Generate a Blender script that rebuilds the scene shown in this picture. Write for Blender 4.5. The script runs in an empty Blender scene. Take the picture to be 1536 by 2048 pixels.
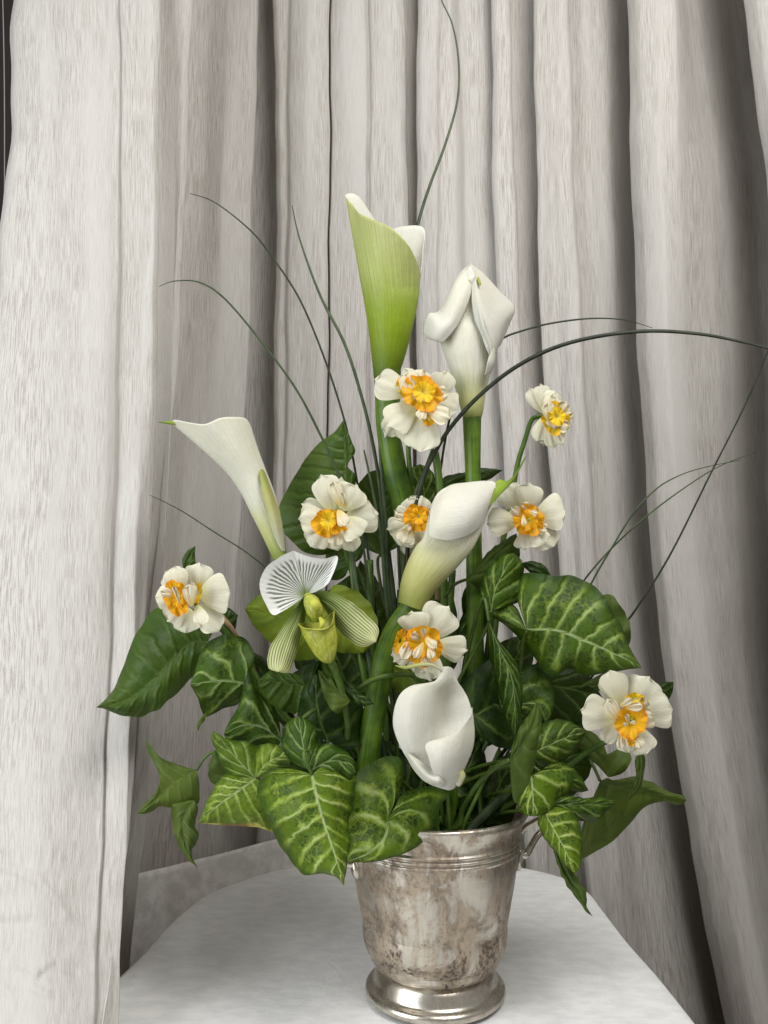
import bpy, math, random
import numpy as np
from mathutils import Vector
C = bpy.context.scene
COL = C.collection
PI = math.pi
# ------------------------------------------------------------------ camera
CX, CY, CZ, PITCH, F = -0.053, -0.85, 0.398, math.radians(7.0), 1537.0
cam = bpy.data.objects.new('camera', bpy.data.cameras.new('camera'))
COL.objects.link(cam); C.camera = cam
cam.location = (CX, CY, CZ); cam.rotation_euler = (PI/2 + PITCH, 0, 0)
cam.data.sensor_fit = 'VERTICAL'; cam.data.sensor_height = 36; cam.data.lens = F/2048*36
cam.data.clip_start = .02; cam.data.clip_end = 50
# ------------------------------------------------------------------ world, lamps, exposure
W = bpy.data.worlds.new('World'); C.world = W; W.use_nodes = True
bg = W.node_tree.nodes['Background']; bg.inputs[0].default_value = (1, .98, .95, 1); bg.inputs[1].default_value = .33
def area(name, loc, target, size, power, col, sy=None):
    l = bpy.data.lights.new(name, 'AREA'); l.shape = 'RECTANGLE'; l.size = size; l.size_y = sy or size
    l.energy = power; l.color = col
    o = bpy.data.objects.new(name, l); COL.objects.link(o); o.location = loc
    o.rotation_euler = (Vector(target)-Vector(loc)).to_track_quat('-Z', 'Y').to_euler()
    return o
area('window_light', (-1.25, -.90, .62), (-.10, .25, .25), .9, 23.5, (.95, .98, 1), 1.5)
area('ceiling_light', (.45, -.85, 1.75), (.10, .25, .3), .8, 27, (1, .975, .94))
C.view_settings.view_transform = 'Standard'; C.view_settings.look = 'None'
C.view_settings.exposure = 0; C.view_settings.gamma = 1
C.render.engine = 'CYCLES'

# ------------------------------------------------------------------ helpers
CA, SA = math.cos(PITCH), math.sin(PITCH)
def ray(x, y):
    a = (x-768)/F; b = (1024-y)/F
    return Vector((a, CA - b*SA, SA + b*CA))
def P(x, y, Y):                       # photograph position + distance back (world Y) -> point in the place
    d = ray(x, y); t = (Y-CY)/d.y
    return Vector((CX+d.x*t, Y, CZ+d.z*t))
def Q(x, y, z):
    d = ray(x, y); t = (z-CZ)/d.z
    return Vector((CX+d.x*t, CY+d.y*t, z))
def mpp(Y, y=1024): return (Y-CY)/F/ray(768, y).y
def crs(pts, n):                      # Catmull-Rom through pts, n samples by chord length
    p = np.array([tuple(q) for q in pts], float)
    if len(p) == 2:
        u = np.linspace(0, 1, n)[:, None]; return p[0]*(1-u)+p[1]*u
    seg = np.linalg.norm(np.diff(p[:, :2], axis=0), axis=1) + 1e-6
    k = np.concatenate([[0], np.cumsum(seg)])
    u = np.linspace(0, k[-1], n)
    m = np.zeros_like(p)
    for i in range(len(p)):
        if 0 < i < len(p)-1:
            d0 = (p[i]-p[i-1])/seg[i-1]; d1 = (p[i+1]-p[i])/seg[i]
            m[i] = (d0*seg[i]+d1*seg[i-1])/(seg[i]+seg[i-1])
        elif i == 0: m[i] = (p[1]-p[0])/seg[0]
        else: m[i] = (p[-1]-p[-2])/seg[-1]
    out = []
    for x in u:
        i = min(int(np.searchsorted(k, x, side='right'))-1, len(seg)-1)
        h = seg[i]; s = (x-k[i])/h
        out.append((2*s**3-3*s*s+1)*p[i]+(s**3-2*s*s+s)*h*m[i]+(-2*s**3+3*s*s)*p[i+1]+(s**3-s*s)*h*m[i+1])
    return np.array(out)
def cr_uniform(p, n):                 # through control points at even parameter, last axis free
    p = np.array(p, float); N = len(p); out = []
    for u in np.linspace(0, N-1, n):
        i = min(int(u), N-2); s = u-i
        a = p[max(i-1, 0)]; b = p[i]; c = p[i+1]; d = p[min(i+2, N-1)]
        out.append(.5*((2*b)+(-a+c)*s+(2*a-5*b+4*c-d)*s*s+(-a+3*b-3*c+d)*s**3))
    return np.array(out)
def link(name, verts, faces, mat, parent=None, uvs=None, smooth=True, mats=None):
    me = bpy.data.meshes.new(name); me.from_pydata([tuple(v) for v in verts], [], faces)
    if uvs is not None:
        ul = me.uv_layers.new(name='UVMap')
        li = np.empty(len(me.loops), dtype=np.int32); me.loops.foreach_get('vertex_index', li)
        ul.data.foreach_set('uv', np.array(uvs, dtype=np.float32)[li].ravel())
    for m in (mats or [mat]): me.materials.append(m)
    if smooth: me.polygons.foreach_set('use_smooth', [True]*len(me.polygons))
    me.update()
    o = bpy.data.objects.new(name, me); COL.objects.link(o)
    if parent is not None:
        o.parent = parent; o.matrix_parent_inverse = PINV(parent)
    return o
def PINV(p):
    from mathutils import Matrix
    m = Matrix.Translation(p.location)
    q = p.parent
    while q is not None:
        m = Matrix.Translation(q.location) @ m; q = q.parent
    return m.inverted()
def gridfaces(nr, nc, closed=False):
    f = []
    for i in range(nr-1):
        for j in range(nc-1 if not closed else nc):
            a = i*nc+j; b = i*nc+(j+1) % nc
            f.append((a, b, b+nc, a+nc))
    return f
def tag(o, label, cat=None, group=None, kind=None):
    if label: o['label'] = label
    if cat: o['category'] = cat
    if group: o['group'] = group
    if kind: o['kind'] = kind
    return o
def thing(name, loc, label, cat, group=None):
    o = bpy.data.objects.new(name, None); COL.objects.link(o); o.location = loc; o.empty_display_size = .02
    return tag(o, label, cat, group)
def tube(name, pts, rad, mat, parent=None, seg=8, n=28, flat=1.0, wob=0):
    """pts world points, rad list of radii (interpolated)"""
    c = cr_uniform([tuple(p) for p in pts], n); r = np.interp(np.linspace(0, 1, n), np.linspace(0, 1, len(rad)), rad)
    V = []; UV = []
    for i in range(n):
        t = Vector(c[min(i+1, n-1)]-c[max(i-1, 0)]).normalized()
        a = t.cross(Vector((0, 1, 0)))
        if a.length < .1: a = t.cross(Vector((1, 0, 0)))
        a.normalize(); b = t.cross(a)
        for k in range(seg):
            th = 2*PI*k/seg
            V.append(Vector(c[i])+a*math.cos(th)*r[i]+b*math.sin(th)*r[i]*flat); UV.append((k/seg, i/(n-1)))
    f = gridfaces(n, seg, True)
    f.append(tuple(range(seg))[::-1]); f.append(tuple((n-1)*seg+k for k in range(seg)))
    return link(name, V, f, mat, parent, UV)

# ------------------------------------------------------------------ materials
class NT:
    def __init__(s, name):
        s.m = bpy.data.materials.new(name); s.m.use_nodes = True; s.t = s.m.node_tree; s.n = s.t.nodes
        s.n.clear(); s.out = s.n.new('ShaderNodeOutputMaterial')
    def node(s, k, **kw):
        n = s.n.new('ShaderNode'+k)
        for a, v in kw.items(): setattr(n, a, v)
        return n
    def L(s, a, b): s.t.links.new(a, b)
    def put(s, sock, v):
        if isinstance(v, (int, float)): sock.default_value = v
        elif isinstance(v, tuple): sock.default_value = v if len(v) == len(sock.default_value) else v+(1,)
        else: s.L(v, sock)
    def math(s, op, a, b=0.0, c=None, clamp=False):
        n = s.node('Math', operation=op, use_clamp=clamp); s.put(n.inputs[0], a); s.put(n.inputs[1], b)
        if c is not None: s.put(n.inputs[2], c)
        return n.outputs[0]
    def step(s, v, a, b):
        n = s.node('MapRange', interpolation_type='SMOOTHSTEP'); s.put(n.inputs[0], v)
        n.inputs[1].default_value = a; n.inputs[2].default_value = b
        return n.outputs[0]
    def noise(s, vec, scale, detail=3, rough=.5, dist=0, dim='3D'):
        n = s.node('TexNoise', noise_dimensions=dim); s.L(vec, n.inputs['Vector']); n.inputs['Scale'].default_value = scale
        n.inputs['Detail'].default_value = detail; n.inputs['Roughness'].default_value = rough; n.inputs['Distortion'].default_value = dist
        return n.outputs['Fac']
    def mix(s, f, a, b, bt='MIX'):
        n = s.node('Mix', data_type='RGBA', blend_type=bt); s.put(n.inputs[0], f); s.put(n.inputs[6], a); s.put(n.inputs[7], b)
        return n.outputs[2]
    def vmul(s, v, k):
        n = s.node('VectorMath', operation='MULTIPLY'); s.L(v, n.inputs[0]); n.inputs[1].default_value = k
        return n.outputs[0]
    def bump(s, h, strength, dist=.002, nrm=None):
        n = s.node('Bump'); n.inputs['Strength'].default_value = strength; n.inputs['Distance'].default_value = dist; s.L(h, n.inputs['Height'])
        if nrm: s.L(nrm, n.inputs['Normal'])
        return n.outputs[0]
    def finish(s, col, rough=.5, metal=0.0, nrm=None, transl=0.0, tcol=None, spec=.5, **kw):
        b = s.node('BsdfPrincipled'); s.put(b.inputs['Base Color'], col); s.put(b.inputs['Roughness'], rough); s.put(b.inputs['Metallic'], metal)
        b.inputs['Specular IOR Level'].default_value = spec
        for k, v in kw.items(): s.put(b.inputs[k.replace('_', ' ')], v)
        if nrm: s.L(nrm, b.inputs['Normal'])
        if transl:
            t = s.node('BsdfTranslucent'); s.put(t.inputs[0], tcol if tcol is not None else col)
            if nrm: s.L(nrm, t.inputs['Normal'])
            x = s.node('MixShader'); x.inputs[0].default_value = transl; s.L(b.outputs[0], x.inputs[1]); s.L(t.outputs[0], x.inputs[2])
            s.L(x.outputs[0], s.out.inputs[0])
        else: s.L(b.outputs[0], s.out.inputs[0])
        return s.m
def coords(m):
    tc = m.node('TexCoord'); sp = m.node('SeparateXYZ'); m.L(tc.outputs['UV'], sp.inputs[0])
    return tc.outputs['UV'], tc.outputs['Object'], sp.outputs[0], sp.outputs[1]

def leaf_mat(name, base, light, vein, dark, N=11, veinw=.10, vstr=.60, mott=.6, rough=.40, margin=.8, quilt=.5, transl=.12, brown=False):
    m = NT(name); uv, ob, u, v = coords(m)
    info = m.node('ObjectInfo'); rnd = info.outputs['Random']
    add = m.node('VectorMath', operation='ADD'); m.L(ob, add.inputs[0]); m.L(rnd, add.inputs[1]); vec = add.outputs[0]
    s = m.math('ABSOLUTE', m.math('MULTIPLY_ADD', u, 2.0, -1.0))
    n1 = m.noise(vec, 38, 4, .6, .6); n2 = m.noise(vec, 150, 5, .7, .5); n3 = m.noise(vec, 22, 2, .5); n5 = m.noise(vec, 11, 2, .5)
    wob = m.math('ADD', m.math('MULTIPLY', m.math('SUBTRACT', n1, .5), .8), m.math('MULTIPLY', m.math('SUBTRACT', n5, .5), 1.6))
    side = m.math('MULTIPLY', m.step(u, .49, .51), .37)
    x = m.math('ADD', m.math('ADD', m.math('SUBTRACT', m.math('MULTIPLY', v, m.math('MULTIPLY_ADD', rnd, N*.5, N*.72)), m.math('MULTIPLY', s, m.math('MULTIPLY_ADD', rnd, -.7, 1.6))), wob), side)
    fr = m.math('ABSOLUTE', m.math('SUBTRACT', m.math('FRACT', x), .5))      # 0 on the vein, .5 between
    lat = m.step(fr, veinw*1.35, 0.0)
    halo = m.step(fr, .30, .02)
    latf = m.math('MULTIPLY', lat, m.step(s, .98, .55))
    mid = m.step(s, .050, .008)
    vo = m.node('TexVoronoi', feature='DISTANCE_TO_EDGE'); vv = m.node('VectorMath', operation='MULTIPLY_ADD')
    nz = m.node('TexNoise'); m.L(vec, nz.inputs['Vector']); nz.inputs['Scale'].default_value = 90; m.L(nz.outputs['Color'], vv.inputs[0]); vv.inputs[1].default_value = (.012, .012, .012); m.L(vec, vv.inputs[2])
    m.L(vv.outputs[0], vo.inputs['Vector']); vo.inputs['Scale'].default_value = 135
    net = m.math('MULTIPLY', m.step(vo.outputs['Distance'], .10, .01), m.step(n1, .40, .62))
    veinm = m.math('MULTIPLY', m.math('MAXIMUM', m.math('MULTIPLY', latf, m.step(n3, .36, .60)), mid), m.math('MULTIPLY_ADD', n2, .8, .5), clamp=True)
    mot = m.math('MULTIPLY', m.math('ADD', m.step(m.math('ADD', m.math('MULTIPLY', halo, .16), m.math('ADD', m.math('MULTIPLY', n2, .55), m.math('MULTIPLY', n1, .5))), .52, .78), m.math('MULTIPLY', net, .45)), mott, clamp=True)
    col = m.mix(m.step(n1, .40, .62), base, dark)
    col = m.mix(mot, col, light)
    col = m.mix(m.math('MULTIPLY', veinm, vstr), col, vein)
    col = m.mix(m.math('MULTIPLY', m.step(m.math('MULTIPLY_ADD', m.math('SUBTRACT', n2, .5), .35, s), .78, .99), margin), col, dark)
    if brown:
        bm = m.math('MULTIPLY', m.step(m.math('MULTIPLY_ADD', m.math('SUBTRACT', n1, .5), .5, s), .80, .93), m.step(u, .5, .55))
        col = m.mix(bm, col, m.mix(m.step(n3, .48, .60), (.42, .40, .09), (.22, .13, .05)))
    hs = m.node('HueSaturation'); m.L(col, hs.inputs['Color'])
    m.L(m.math('MULTIPLY_ADD', rnd, .35, .84), hs.inputs['Value']); m.L(m.math('MULTIPLY_ADD', rnd, -.018, .509), hs.inputs['Hue'])
    col = hs.outputs[0]
    h = m.math('ADD', m.math('ADD', m.math('MULTIPLY', m.step(fr, .0, .3), .9), m.math('MULTIPLY', n1, 1.1)), m.math('MULTIPLY', n2, .35))
    nb = m.bump(h, quilt, .0022)
    return m.finish(col, m.math('MULTIPLY_ADD', n2, .25, rough-.03), nrm=nb, transl=transl, tcol=(.22, .36, .02), spec=.22)
M = {}
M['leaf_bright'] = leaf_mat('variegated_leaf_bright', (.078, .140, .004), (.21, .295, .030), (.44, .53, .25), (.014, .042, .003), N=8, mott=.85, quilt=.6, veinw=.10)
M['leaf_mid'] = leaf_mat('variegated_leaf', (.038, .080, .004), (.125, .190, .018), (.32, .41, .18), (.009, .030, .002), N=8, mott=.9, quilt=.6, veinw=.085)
M['leaf_dark'] = leaf_mat('dark_shaded_leaf', (.015, .038, .002), (.045, .085, .007), (.17, .25, .07), (.006, .020, .003), N=7, mott=.5, vstr=.5, quilt=.6)  # dark green lowered further: the bouquet's inner shade is put into the colour
M['leaf_plain'] = leaf_mat('plain_leaf', (.040, .075, .008), (.056, .095, .012), (.11, .175, .045), (.026, .062, .008), N=9, mott=.35, vstr=.35, margin=.4, rough=.34, quilt=.6)
M['leaf_under'] = leaf_mat('leaf_underside', (.058, .092, .012), (.075, .115, .018), (.12, .17, .05), (.042, .072, .012), N=7, mott=.3, vstr=.3, margin=.2, rough=.5, quilt=.4)
M['leaf_olive'] = leaf_mat('olive_leaf', (.12, .165, .010), (.165, .21, .022), (.23, .28, .05), (.08, .125, .010), N=6, mott=.3, vstr=.2, margin=.2, rough=.45, quilt=.3, transl=.2)

M['leaf_yellowing'] = leaf_mat('yellowing_leaf', (.115, .185, .012), (.24, .32, .045), (.44, .53, .25), (.045, .095, .010), N=8, mott=.85, quilt=.6, veinw=.10, brown=True)
M['leaf_lime'] = leaf_mat('lime_leaf', (.115, .185, .012), (.24, .32, .045), (.44, .53, .25), (.045, .095, .010), N=8, mott=.85, quilt=.6, veinw=.10)
def stem_mat(name, a, b, rough=.4):
    m = NT(name); uv, ob, u, v = coords(m)
    st = m.noise(m.vmul(uv, (14, 1.2, 1)), 4, 3, .6)
    n2 = m.noise(ob, 60, 3)
    col = m.mix(m.step(m.math('MULTIPLY_ADD', n2, .5, m.math('MULTIPLY', st, .5)), .35, .65), a, b)
    return m.finish(col, rough, nrm=m.bump(st, .25, .0008), spec=.35)
M['stem'] = stem_mat('flower_stem', (.035, .080, .010), (.085, .15, .016))
M['stem_thick'] = stem_mat('calla_stem', (.028, .075, .006), (.105, .185, .012))
M['grass'] = stem_mat('grass_blade', (.018, .035, .012), (.06, .09, .035), .5)
M['grass_dark'] = stem_mat('dark_grass', (.007, .010, .006), (.03, .04, .018), .5)
M['petiole'] = stem_mat('leaf_stalk', (.030, .062, .008), (.075, .125, .018))
M['brown'] = stem_mat('dry_stalk', (.16, .10, .05), (.30, .21, .11), .7)

def petal_mat(name, tip, base, edge=None, transl=.3, streak=.25, ramp=(.0, .5)):
    m = NT(name); uv, ob, u, v = coords(m)
    st = m.noise(m.vmul(uv, (16, 1.4, 1)), 2.2, 4, .6, .3); n2 = m.noise(ob, 90, 3)
    col = m.mix(m.step(v, ramp[0], ramp[1]), base, tip)
    col = m.mix(m.math('MULTIPLY', m.step(st, .58, .35), streak), col, tuple(c*k for c, k in zip(tip, (.84, .84, .68))))
    if edge: col = m.mix(m.step(m.math('MULTIPLY_ADD', m.math('SUBTRACT', n2, .5), .5, v), .72, 1.05), col, edge)
    h = m.math('ADD', st, m.math('MULTIPLY', n2, .4))
    return m.finish(col, .48, nrm=m.bump(h, .5, .0014), transl=transl, spec=.3)
M['petal'] = petal_mat('daffodil_petal', (.80, .785, .63), (.74, .75, .42), streak=.18)
M['petal_inner'] = petal_mat('daffodil_inner_petal', (.83, .78, .60), (.80, .62, .22), ramp=(.05, .6))
M['corona'] = petal_mat('corona', (.88, .50, .015), (.85, .60, .02), edge=(.88, .34, .015), transl=.3, streak=.4)
M['corona_yellow'] = petal_mat('corona_yellow', (.90, .66, .03), (.85, .70, .06), edge=(.88, .48, .02), transl=.3, streak=.5)
M['center'] = petal_mat('flower_center', (.62, .64, .10), (.45, .55, .05))

def calla_mat(name, tip, mid, base, r0, r1, spot=0):
    m = NT(name); uv, ob, u, v = coords(m)
    st = m.noise(m.vmul(uv, (60, 1.6, 1)), 2.0, 3, .5, .2); n2 = m.noise(ob, 45, 4, .55)
    w = m.math('ADD', v, m.math('MULTIPLY', m.math('SUBTRACT', st, .5), .25))
    col = m.mix(m.step(w, 0, r0), base, mid); col = m.mix(m.step(w, r0*.8, r1), col, tip)
    col = m.mix(m.math('MULTIPLY', m.step(st, .62, .34), .26), col, tuple(c*k for c, k in zip(mid, (.9, .9, .9))))
    h = m.math('ADD', m.math('MULTIPLY', st, .6), m.math('MULTIPLY', n2, 1.3))
    return m.finish(col, .38, nrm=m.bump(h, .55, .0022), transl=.22, spec=.3)
M['calla_green'] = calla_mat('calla_green', (.52, .54, .24), (.24, .34, .012), (.026, .065, .003), .60, 1.12)
M['calla_white'] = calla_mat('calla_white', (.76, .75, .65), (.60, .62, .26), (.20, .29, .03), .22, .48)
M['calla_cream'] = calla_mat('calla_cream', (.80, .79, .66), (.52, .52, .19), (.32, .37, .07), .35, 1.0)
M['calla_inner'] = calla_mat('calla_inner', (.79, .785, .71), (.78, .78, .60), (.6, .62, .25), .25, .5)
M['calla_pure'] = calla_mat('calla_lip', (.76, .75, .67), (.76, .745, .63), (.74, .73, .62), .25, .5)
M['calla_tip'] = calla_mat('calla_tip', (.14, .22, .03), (.28, .42, .03), (.62, .68, .25), .35, .9)

def dorsal_mat():
    m = NT('orchid_dorsal_sepal'); uv, ob, u, v = coords(m)
    s = m.math('ABSOLUTE', m.math('MULTIPLY_ADD', u, 2.0, -1.0))
    nn = m.noise(ob, 60, 2)
    x = m.math('ADD', m.math('ADD', m.math('MULTIPLY', v, 19.0), m.math('MULTIPLY', m.math('MULTIPLY', s, s), m.math('MULTIPLY_ADD', v, 3.0, -1.5))), m.math('MULTIPLY', m.math('ADD', nn, m.math('MULTIPLY', m.noise(ob, 160, 2), .5)), .9))
    fr = m.math('ABSOLUTE', m.math('SUBTRACT', m.math('FRACT', x), .5))
    line = m.math('MULTIPLY', m.math('MULTIPLY', m.step(fr, .30, .17), m.step(v, .975, .955)), m.step(m.math('MULTIPLY_ADD', nn, .3, s), 1.06, .90))
    g = m.mix(m.step(s, .0, .28), (.22, .32, .04), (.78, .79, .76))
    col = m.mix(m.math('MULTIPLY', line, m.math('MULTIPLY_ADD', nn, .5, .55)), g, m.mix(m.step(s, .15, .9), (.05, .09, .010), (.030, .034, .020)))
    return m.finish(col, .4, nrm=m.bump(fr, .3, .001), transl=.2, spec=.35)
M['dorsal'] = dorsal_mat()
def opetal_mat():
    m = NT('orchid_side_petal'); uv, ob, u, v = coords(m)
    x = m.math('MULTIPLY', u, 11.0)
    fr = m.math('ABSOLUTE', m.math('SUBTRACT', m.math('FRACT', x), .5))
    g = m.mix(m.step(v, .1, .95), (.13, .21, .02), (.56, .58, .28))
    line = m.math('MULTIPLY', m.step(fr, .26, .12), m.step(v, 1.0, .80))
    col = m.mix(m.math('MULTIPLY', line, .85), g, (.055, .085, .010))
    return m.finish(col, .42, nrm=m.bump(fr, .5, .001), transl=.2, spec=.4)
M['opetal'] = opetal_mat()
def pouch_mat():
    m = NT('orchid_pouch'); uv, ob, u, v = coords(m)
    n1 = m.noise(m.vmul(uv, (3, 1.5, 1)), 5, 4, .6, .8)
    x = m.math('ADD', m.math('MULTIPLY', u, 9.0), m.math('MULTIPLY', n1, 1.2))
    fr = m.math('ABSOLUTE', m.math('SUBTRACT', m.math('FRACT', x), .5))
    col = m.mix(m.step(n1, .3, .7), (.30, .34, .03), (.47, .49, .08))
    col = m.mix(m.math('MULTIPLY', m.step(fr, .07, .02), .55), col, (.14, .17, .01))
    return m.finish(col, .36, nrm=m.bump(m.math('ADD', n1, fr), .5, .0015), spec=.5, transl=.1)
M['pouch'] = pouch_mat()

def curtain_mat():
    m = NT('slubbed_linen'); uv, ob, u, v = coords(m)
    s1 = m.noise(m.vmul(uv, (1, .020, 1)), 980, 4, .62, .08, '2D')      # slub streaks (uv in metres)
    s2 = m.noise(m.vmul(uv, (1, .022, 1)), 1500, 3, .6, 0, '2D')
    s3 = m.noise(m.vmul(uv, (1, .09, 1)), 34, 4, .6, .2, '2D')
    fi = m.noise(uv, 1500, 2, .6, 0, '2D')
    big = m.noise(m.vmul(uv, (1, .8, 1)), 9, 4, .6, 1.2, '2D')
    pn = m.noise(m.vmul(uv, (1, .06, 1)), 11, 2, .5, 0, '2D')
    k = m.math('MULTIPLY', m.step(s1, .44, .60), m.math('MULTIPLY', m.step(s3, .15, .60), m.step(pn, .18, .50)))
    wf = m.noise(m.vmul(uv, (.22, 1, 1)), 1300, 2, .6, 0, '2D')
    k = m.math('MULTIPLY', k, m.math('MULTIPLY_ADD', m.step(wf, .35, .65), .5, .55))
    col = m.mix(m.math('MULTIPLY', k, .92), (.65, .63, .60), (.33, .295, .26))
    col = m.mix(m.math('MULTIPLY', m.step(s2, .48, .62), .32), col, (.50, .465, .425))
    col = m.mix(m.math('MULTIPLY', m.step(fi, .45, .75), .35), col, (.71, .70, .68))
    h = m.math('ADD', m.math('MULTIPLY', s1, 1.3), m.math('ADD', m.math('MULTIPLY', s2, .8), m.math('ADD', m.math('MULTIPLY', wf, .5), m.math('MULTIPLY', fi, .5))))
    nb = m.bump(h, .45, .0012); nb = m.bump(big, .10, .012, nb)
    return m.finish(col, .85, nrm=nb, transl=.20, spec=.12, tcol=(.42, .34, .28))
M['curtain'] = curtain_mat()
def cloth_mat(name, a, b, sc, bs=.3, transl=0):
    m = NT(name); uv, ob, u, v = coords(m)
    n1 = m.noise(m.vmul(ob, (1, 1.8, 1)), sc, 5, .6, .1); n2 = m.noise(ob, 900, 2); n3 = m.noise(ob, 9, 4, .6, .8)
    col = m.mix(m.step(m.math('MULTIPLY_ADD', n2, .35, m.math('MULTIPLY', n1, .65)), .38, .62), a, b)
    nb = m.bump(m.math('ADD', n1, m.math('MULTIPLY', n2, .4)), bs, .0015); nb = m.bump(n3, .18, .012, nb)
    return m.finish(col, .85, nrm=nb, spec=.15, transl=transl)
M['tablecloth'] = cloth_mat('white_tablecloth', (.66, .665, .66), (.76, .76, .75), 40, .5)
M['sheer'] = cloth_mat('grey_gauze', (.54, .52, .50), (.72, .70, .68), 45, .5)
def silver_mat(name, tarn):
    m = NT(name); uv, ob, u, v = coords(m)
    n1 = m.noise(ob, 26, 8, .68, 1.2); n2 = m.noise(m.vmul(ob, (1, 1, .35)), 60, 6, .7, .6); n3 = m.noise(ob, 240, 5, .7); n4 = m.noise(ob, 9, 3, .5, .4)
    sp = m.node('SeparateXYZ'); m.L(ob, sp.inputs[0]); z = sp.outputs[2]
    nl = m.noise(m.vmul(ob, (1, 1, .22)), 34, 5, .6, 1.0)
    tm = m.math('MULTIPLY', m.step(m.math('ADD', m.math('MULTIPLY', n1, .5), m.math('ADD', m.math('MULTIPLY', n2, .3), m.math('MULTIPLY', nl, .25))), .46, .56), tarn)
    low = m.math('MULTIPLY_ADD', m.step(z, .115, .050), .65, .45)
    grain = m.math('MULTIPLY', m.math('MULTIPLY', low, m.step(m.math('ADD', m.math('MULTIPLY', n3, .55), m.math('MULTIPLY', n1, .45)), .50, .62)), tarn)
    col = m.mix(m.step(nl, .35, .65), (.66, .62, .54), (.50, .47, .41))
    col = m.mix(m.math('MULTIPLY', m.step(n4, .42, .6), .5*tarn), col, (.38, .35, .32))
    col = m.mix(m.math('MULTIPLY', tm, .85), col, m.mix(m.step(n2, .4, .6), (.20, .15, .105), (.42, .34, .25)))
    col = m.mix(m.math('MULTIPLY', grain, .92), col, (.06, .045, .035))
    ro = m.math('ADD', m.math('MULTIPLY', tm, .18), m.math('MULTIPLY_ADD', n3, .15, .16 if tarn < .6 else .25))
    me = m.math('SUBTRACT', 1.0, m.math('MULTIPLY', m.math('ADD', tm, grain), .25))
    nb = m.bump(m.math('ADD', m.math('MULTIPLY', n1, 1.0), m.math('MULTIPLY', n3, .3)), .12 if tarn < .6 else .5, .0012)
    return m.finish(col, ro, metal=me, nrm=nb, spec=.5)
M['silver'] = silver_mat('tarnished_silver', 1.0); M['silver_clean'] = silver_mat('polished_silver', .30)
def flat_mat(name, c, rough=.8, sc=30):
    m = NT(name); uv, ob, u, v = coords(m); n = m.noise(ob, sc, 4)
    return m.finish(m.mix(n, c, tuple(k*.6 for k in c)), rough, nrm=m.bump(n, .2, .002))
M['wall'] = flat_mat('dark_wall', (.030, .022, .018)); M['floor'] = flat_mat('brown_floor', (.16, .10, .07)); M['rod'] = flat_mat('pale_rod', (.5, .5, .48))
M['water'] = flat_mat('inside_shade', (.012, .02, .008))  # near-black water disc, the bucket's inner darkness put into its colour

# ------------------------------------------------------------------ setting: wall, floor, curtain, cloth
def box(name, a, b, mat, parent=None):
    (x0, y0, z0), (x1, y1, z1) = a, b
    v = [(x, y, z) for x in (x0, x1) for y in (y0, y1) for z in (z0, z1)]
    f = [(0, 1, 3, 2), (4, 6, 7, 5), (0, 4, 5, 1), (2, 3, 7, 6), (0, 2, 6, 4), (1, 5, 7, 3)]
    return link(name, v, f, mat, parent, smooth=False)
tag(box('wall', (-3, .95, -.80), (3, 1.05, 2.6), M['wall']), None, kind='structure')
tag(box('floor', (-3, -3, -.85), (3, .949, -.80), M['floor']), None, kind='structure')
tag(tube('cord', [P(4, -60, .80), P(9, 200, .80), P(8, 700, .80)], [.0012, .0012], M['rod'], n=12), 'thin pale cord hanging in the dark gap beside the left edge of the curtain', 'cord')

YS = [-250, 0, 350, 700, 1000, 1300, 1700, 2048, 2900]
def edge(**k): return k
E = {  # fold edges: x at the rows YS
 'A': [40, 27, 12, -22, -45, -60, -80, -95, -130],
 'B': [240, 238, 240, 235, 228, 219, 203, 188, 160],
 'C': [322, 320, 318, 316, 306, 284, 256, 213, 150],
 'D': [388, 385, 372, 357, 331, 300, 262, 215, 152],
 'E': [524, 518, 505, 497, 482, 466, 447, 430, 400],
 'F': [545, 545, 554, 549, 545, 535, 511, 500, 470],
 'G': [578, 578, 577, 573, 570, 566, 560, 556, 545],
 'H': [657, 659, 658, 655, 653, 650, 646, 642, 630],
 'I': [736, 737, 738, 738, 738, 738, 738, 738, 738],
 'J': [804, 807, 814, 820, 826, 832, 840, 846, 860],
 'K': [836, 835, 833, 832, 835, 840, 848, 855, 870],
 'L': [905, 910, 921, 927, 940, 955, 970, 985, 1010],
 'M': [980, 983, 985, 995, 1010, 1026, 1048, 1066, 1110],
 'N': [1014, 1020, 1030, 1044, 1058, 1074, 1097, 1117, 1165],
 'O': [1062, 1066, 1073, 1082, 1105, 1132, 1167, 1197, 1270],
 'T': [1138, 1140, 1148, 1168, 1186, 1207, 1240, 1270, 1340],
 'Q': [1250, 1255, 1262, 1275, 1294, 1321, 1382, 1449, 1620],
 'R': [1462, 1485, 1532, 1552, 1560, 1580, 1640, 1700, 1850],
 'S': [1900, 1900, 1900, 1900, 1900, 1920, 1960, 2000, 2100],
}
def ex(name, y):
    ys = YS; xs = E[name]
    return float(np.interp(y, ys, xs)) + (math.sin(y/61.0+ord(name)*1.7)*1.6+math.sin(y/23.0+ord(name))*.6)*(1 if name not in 'A' else 3)
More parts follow.
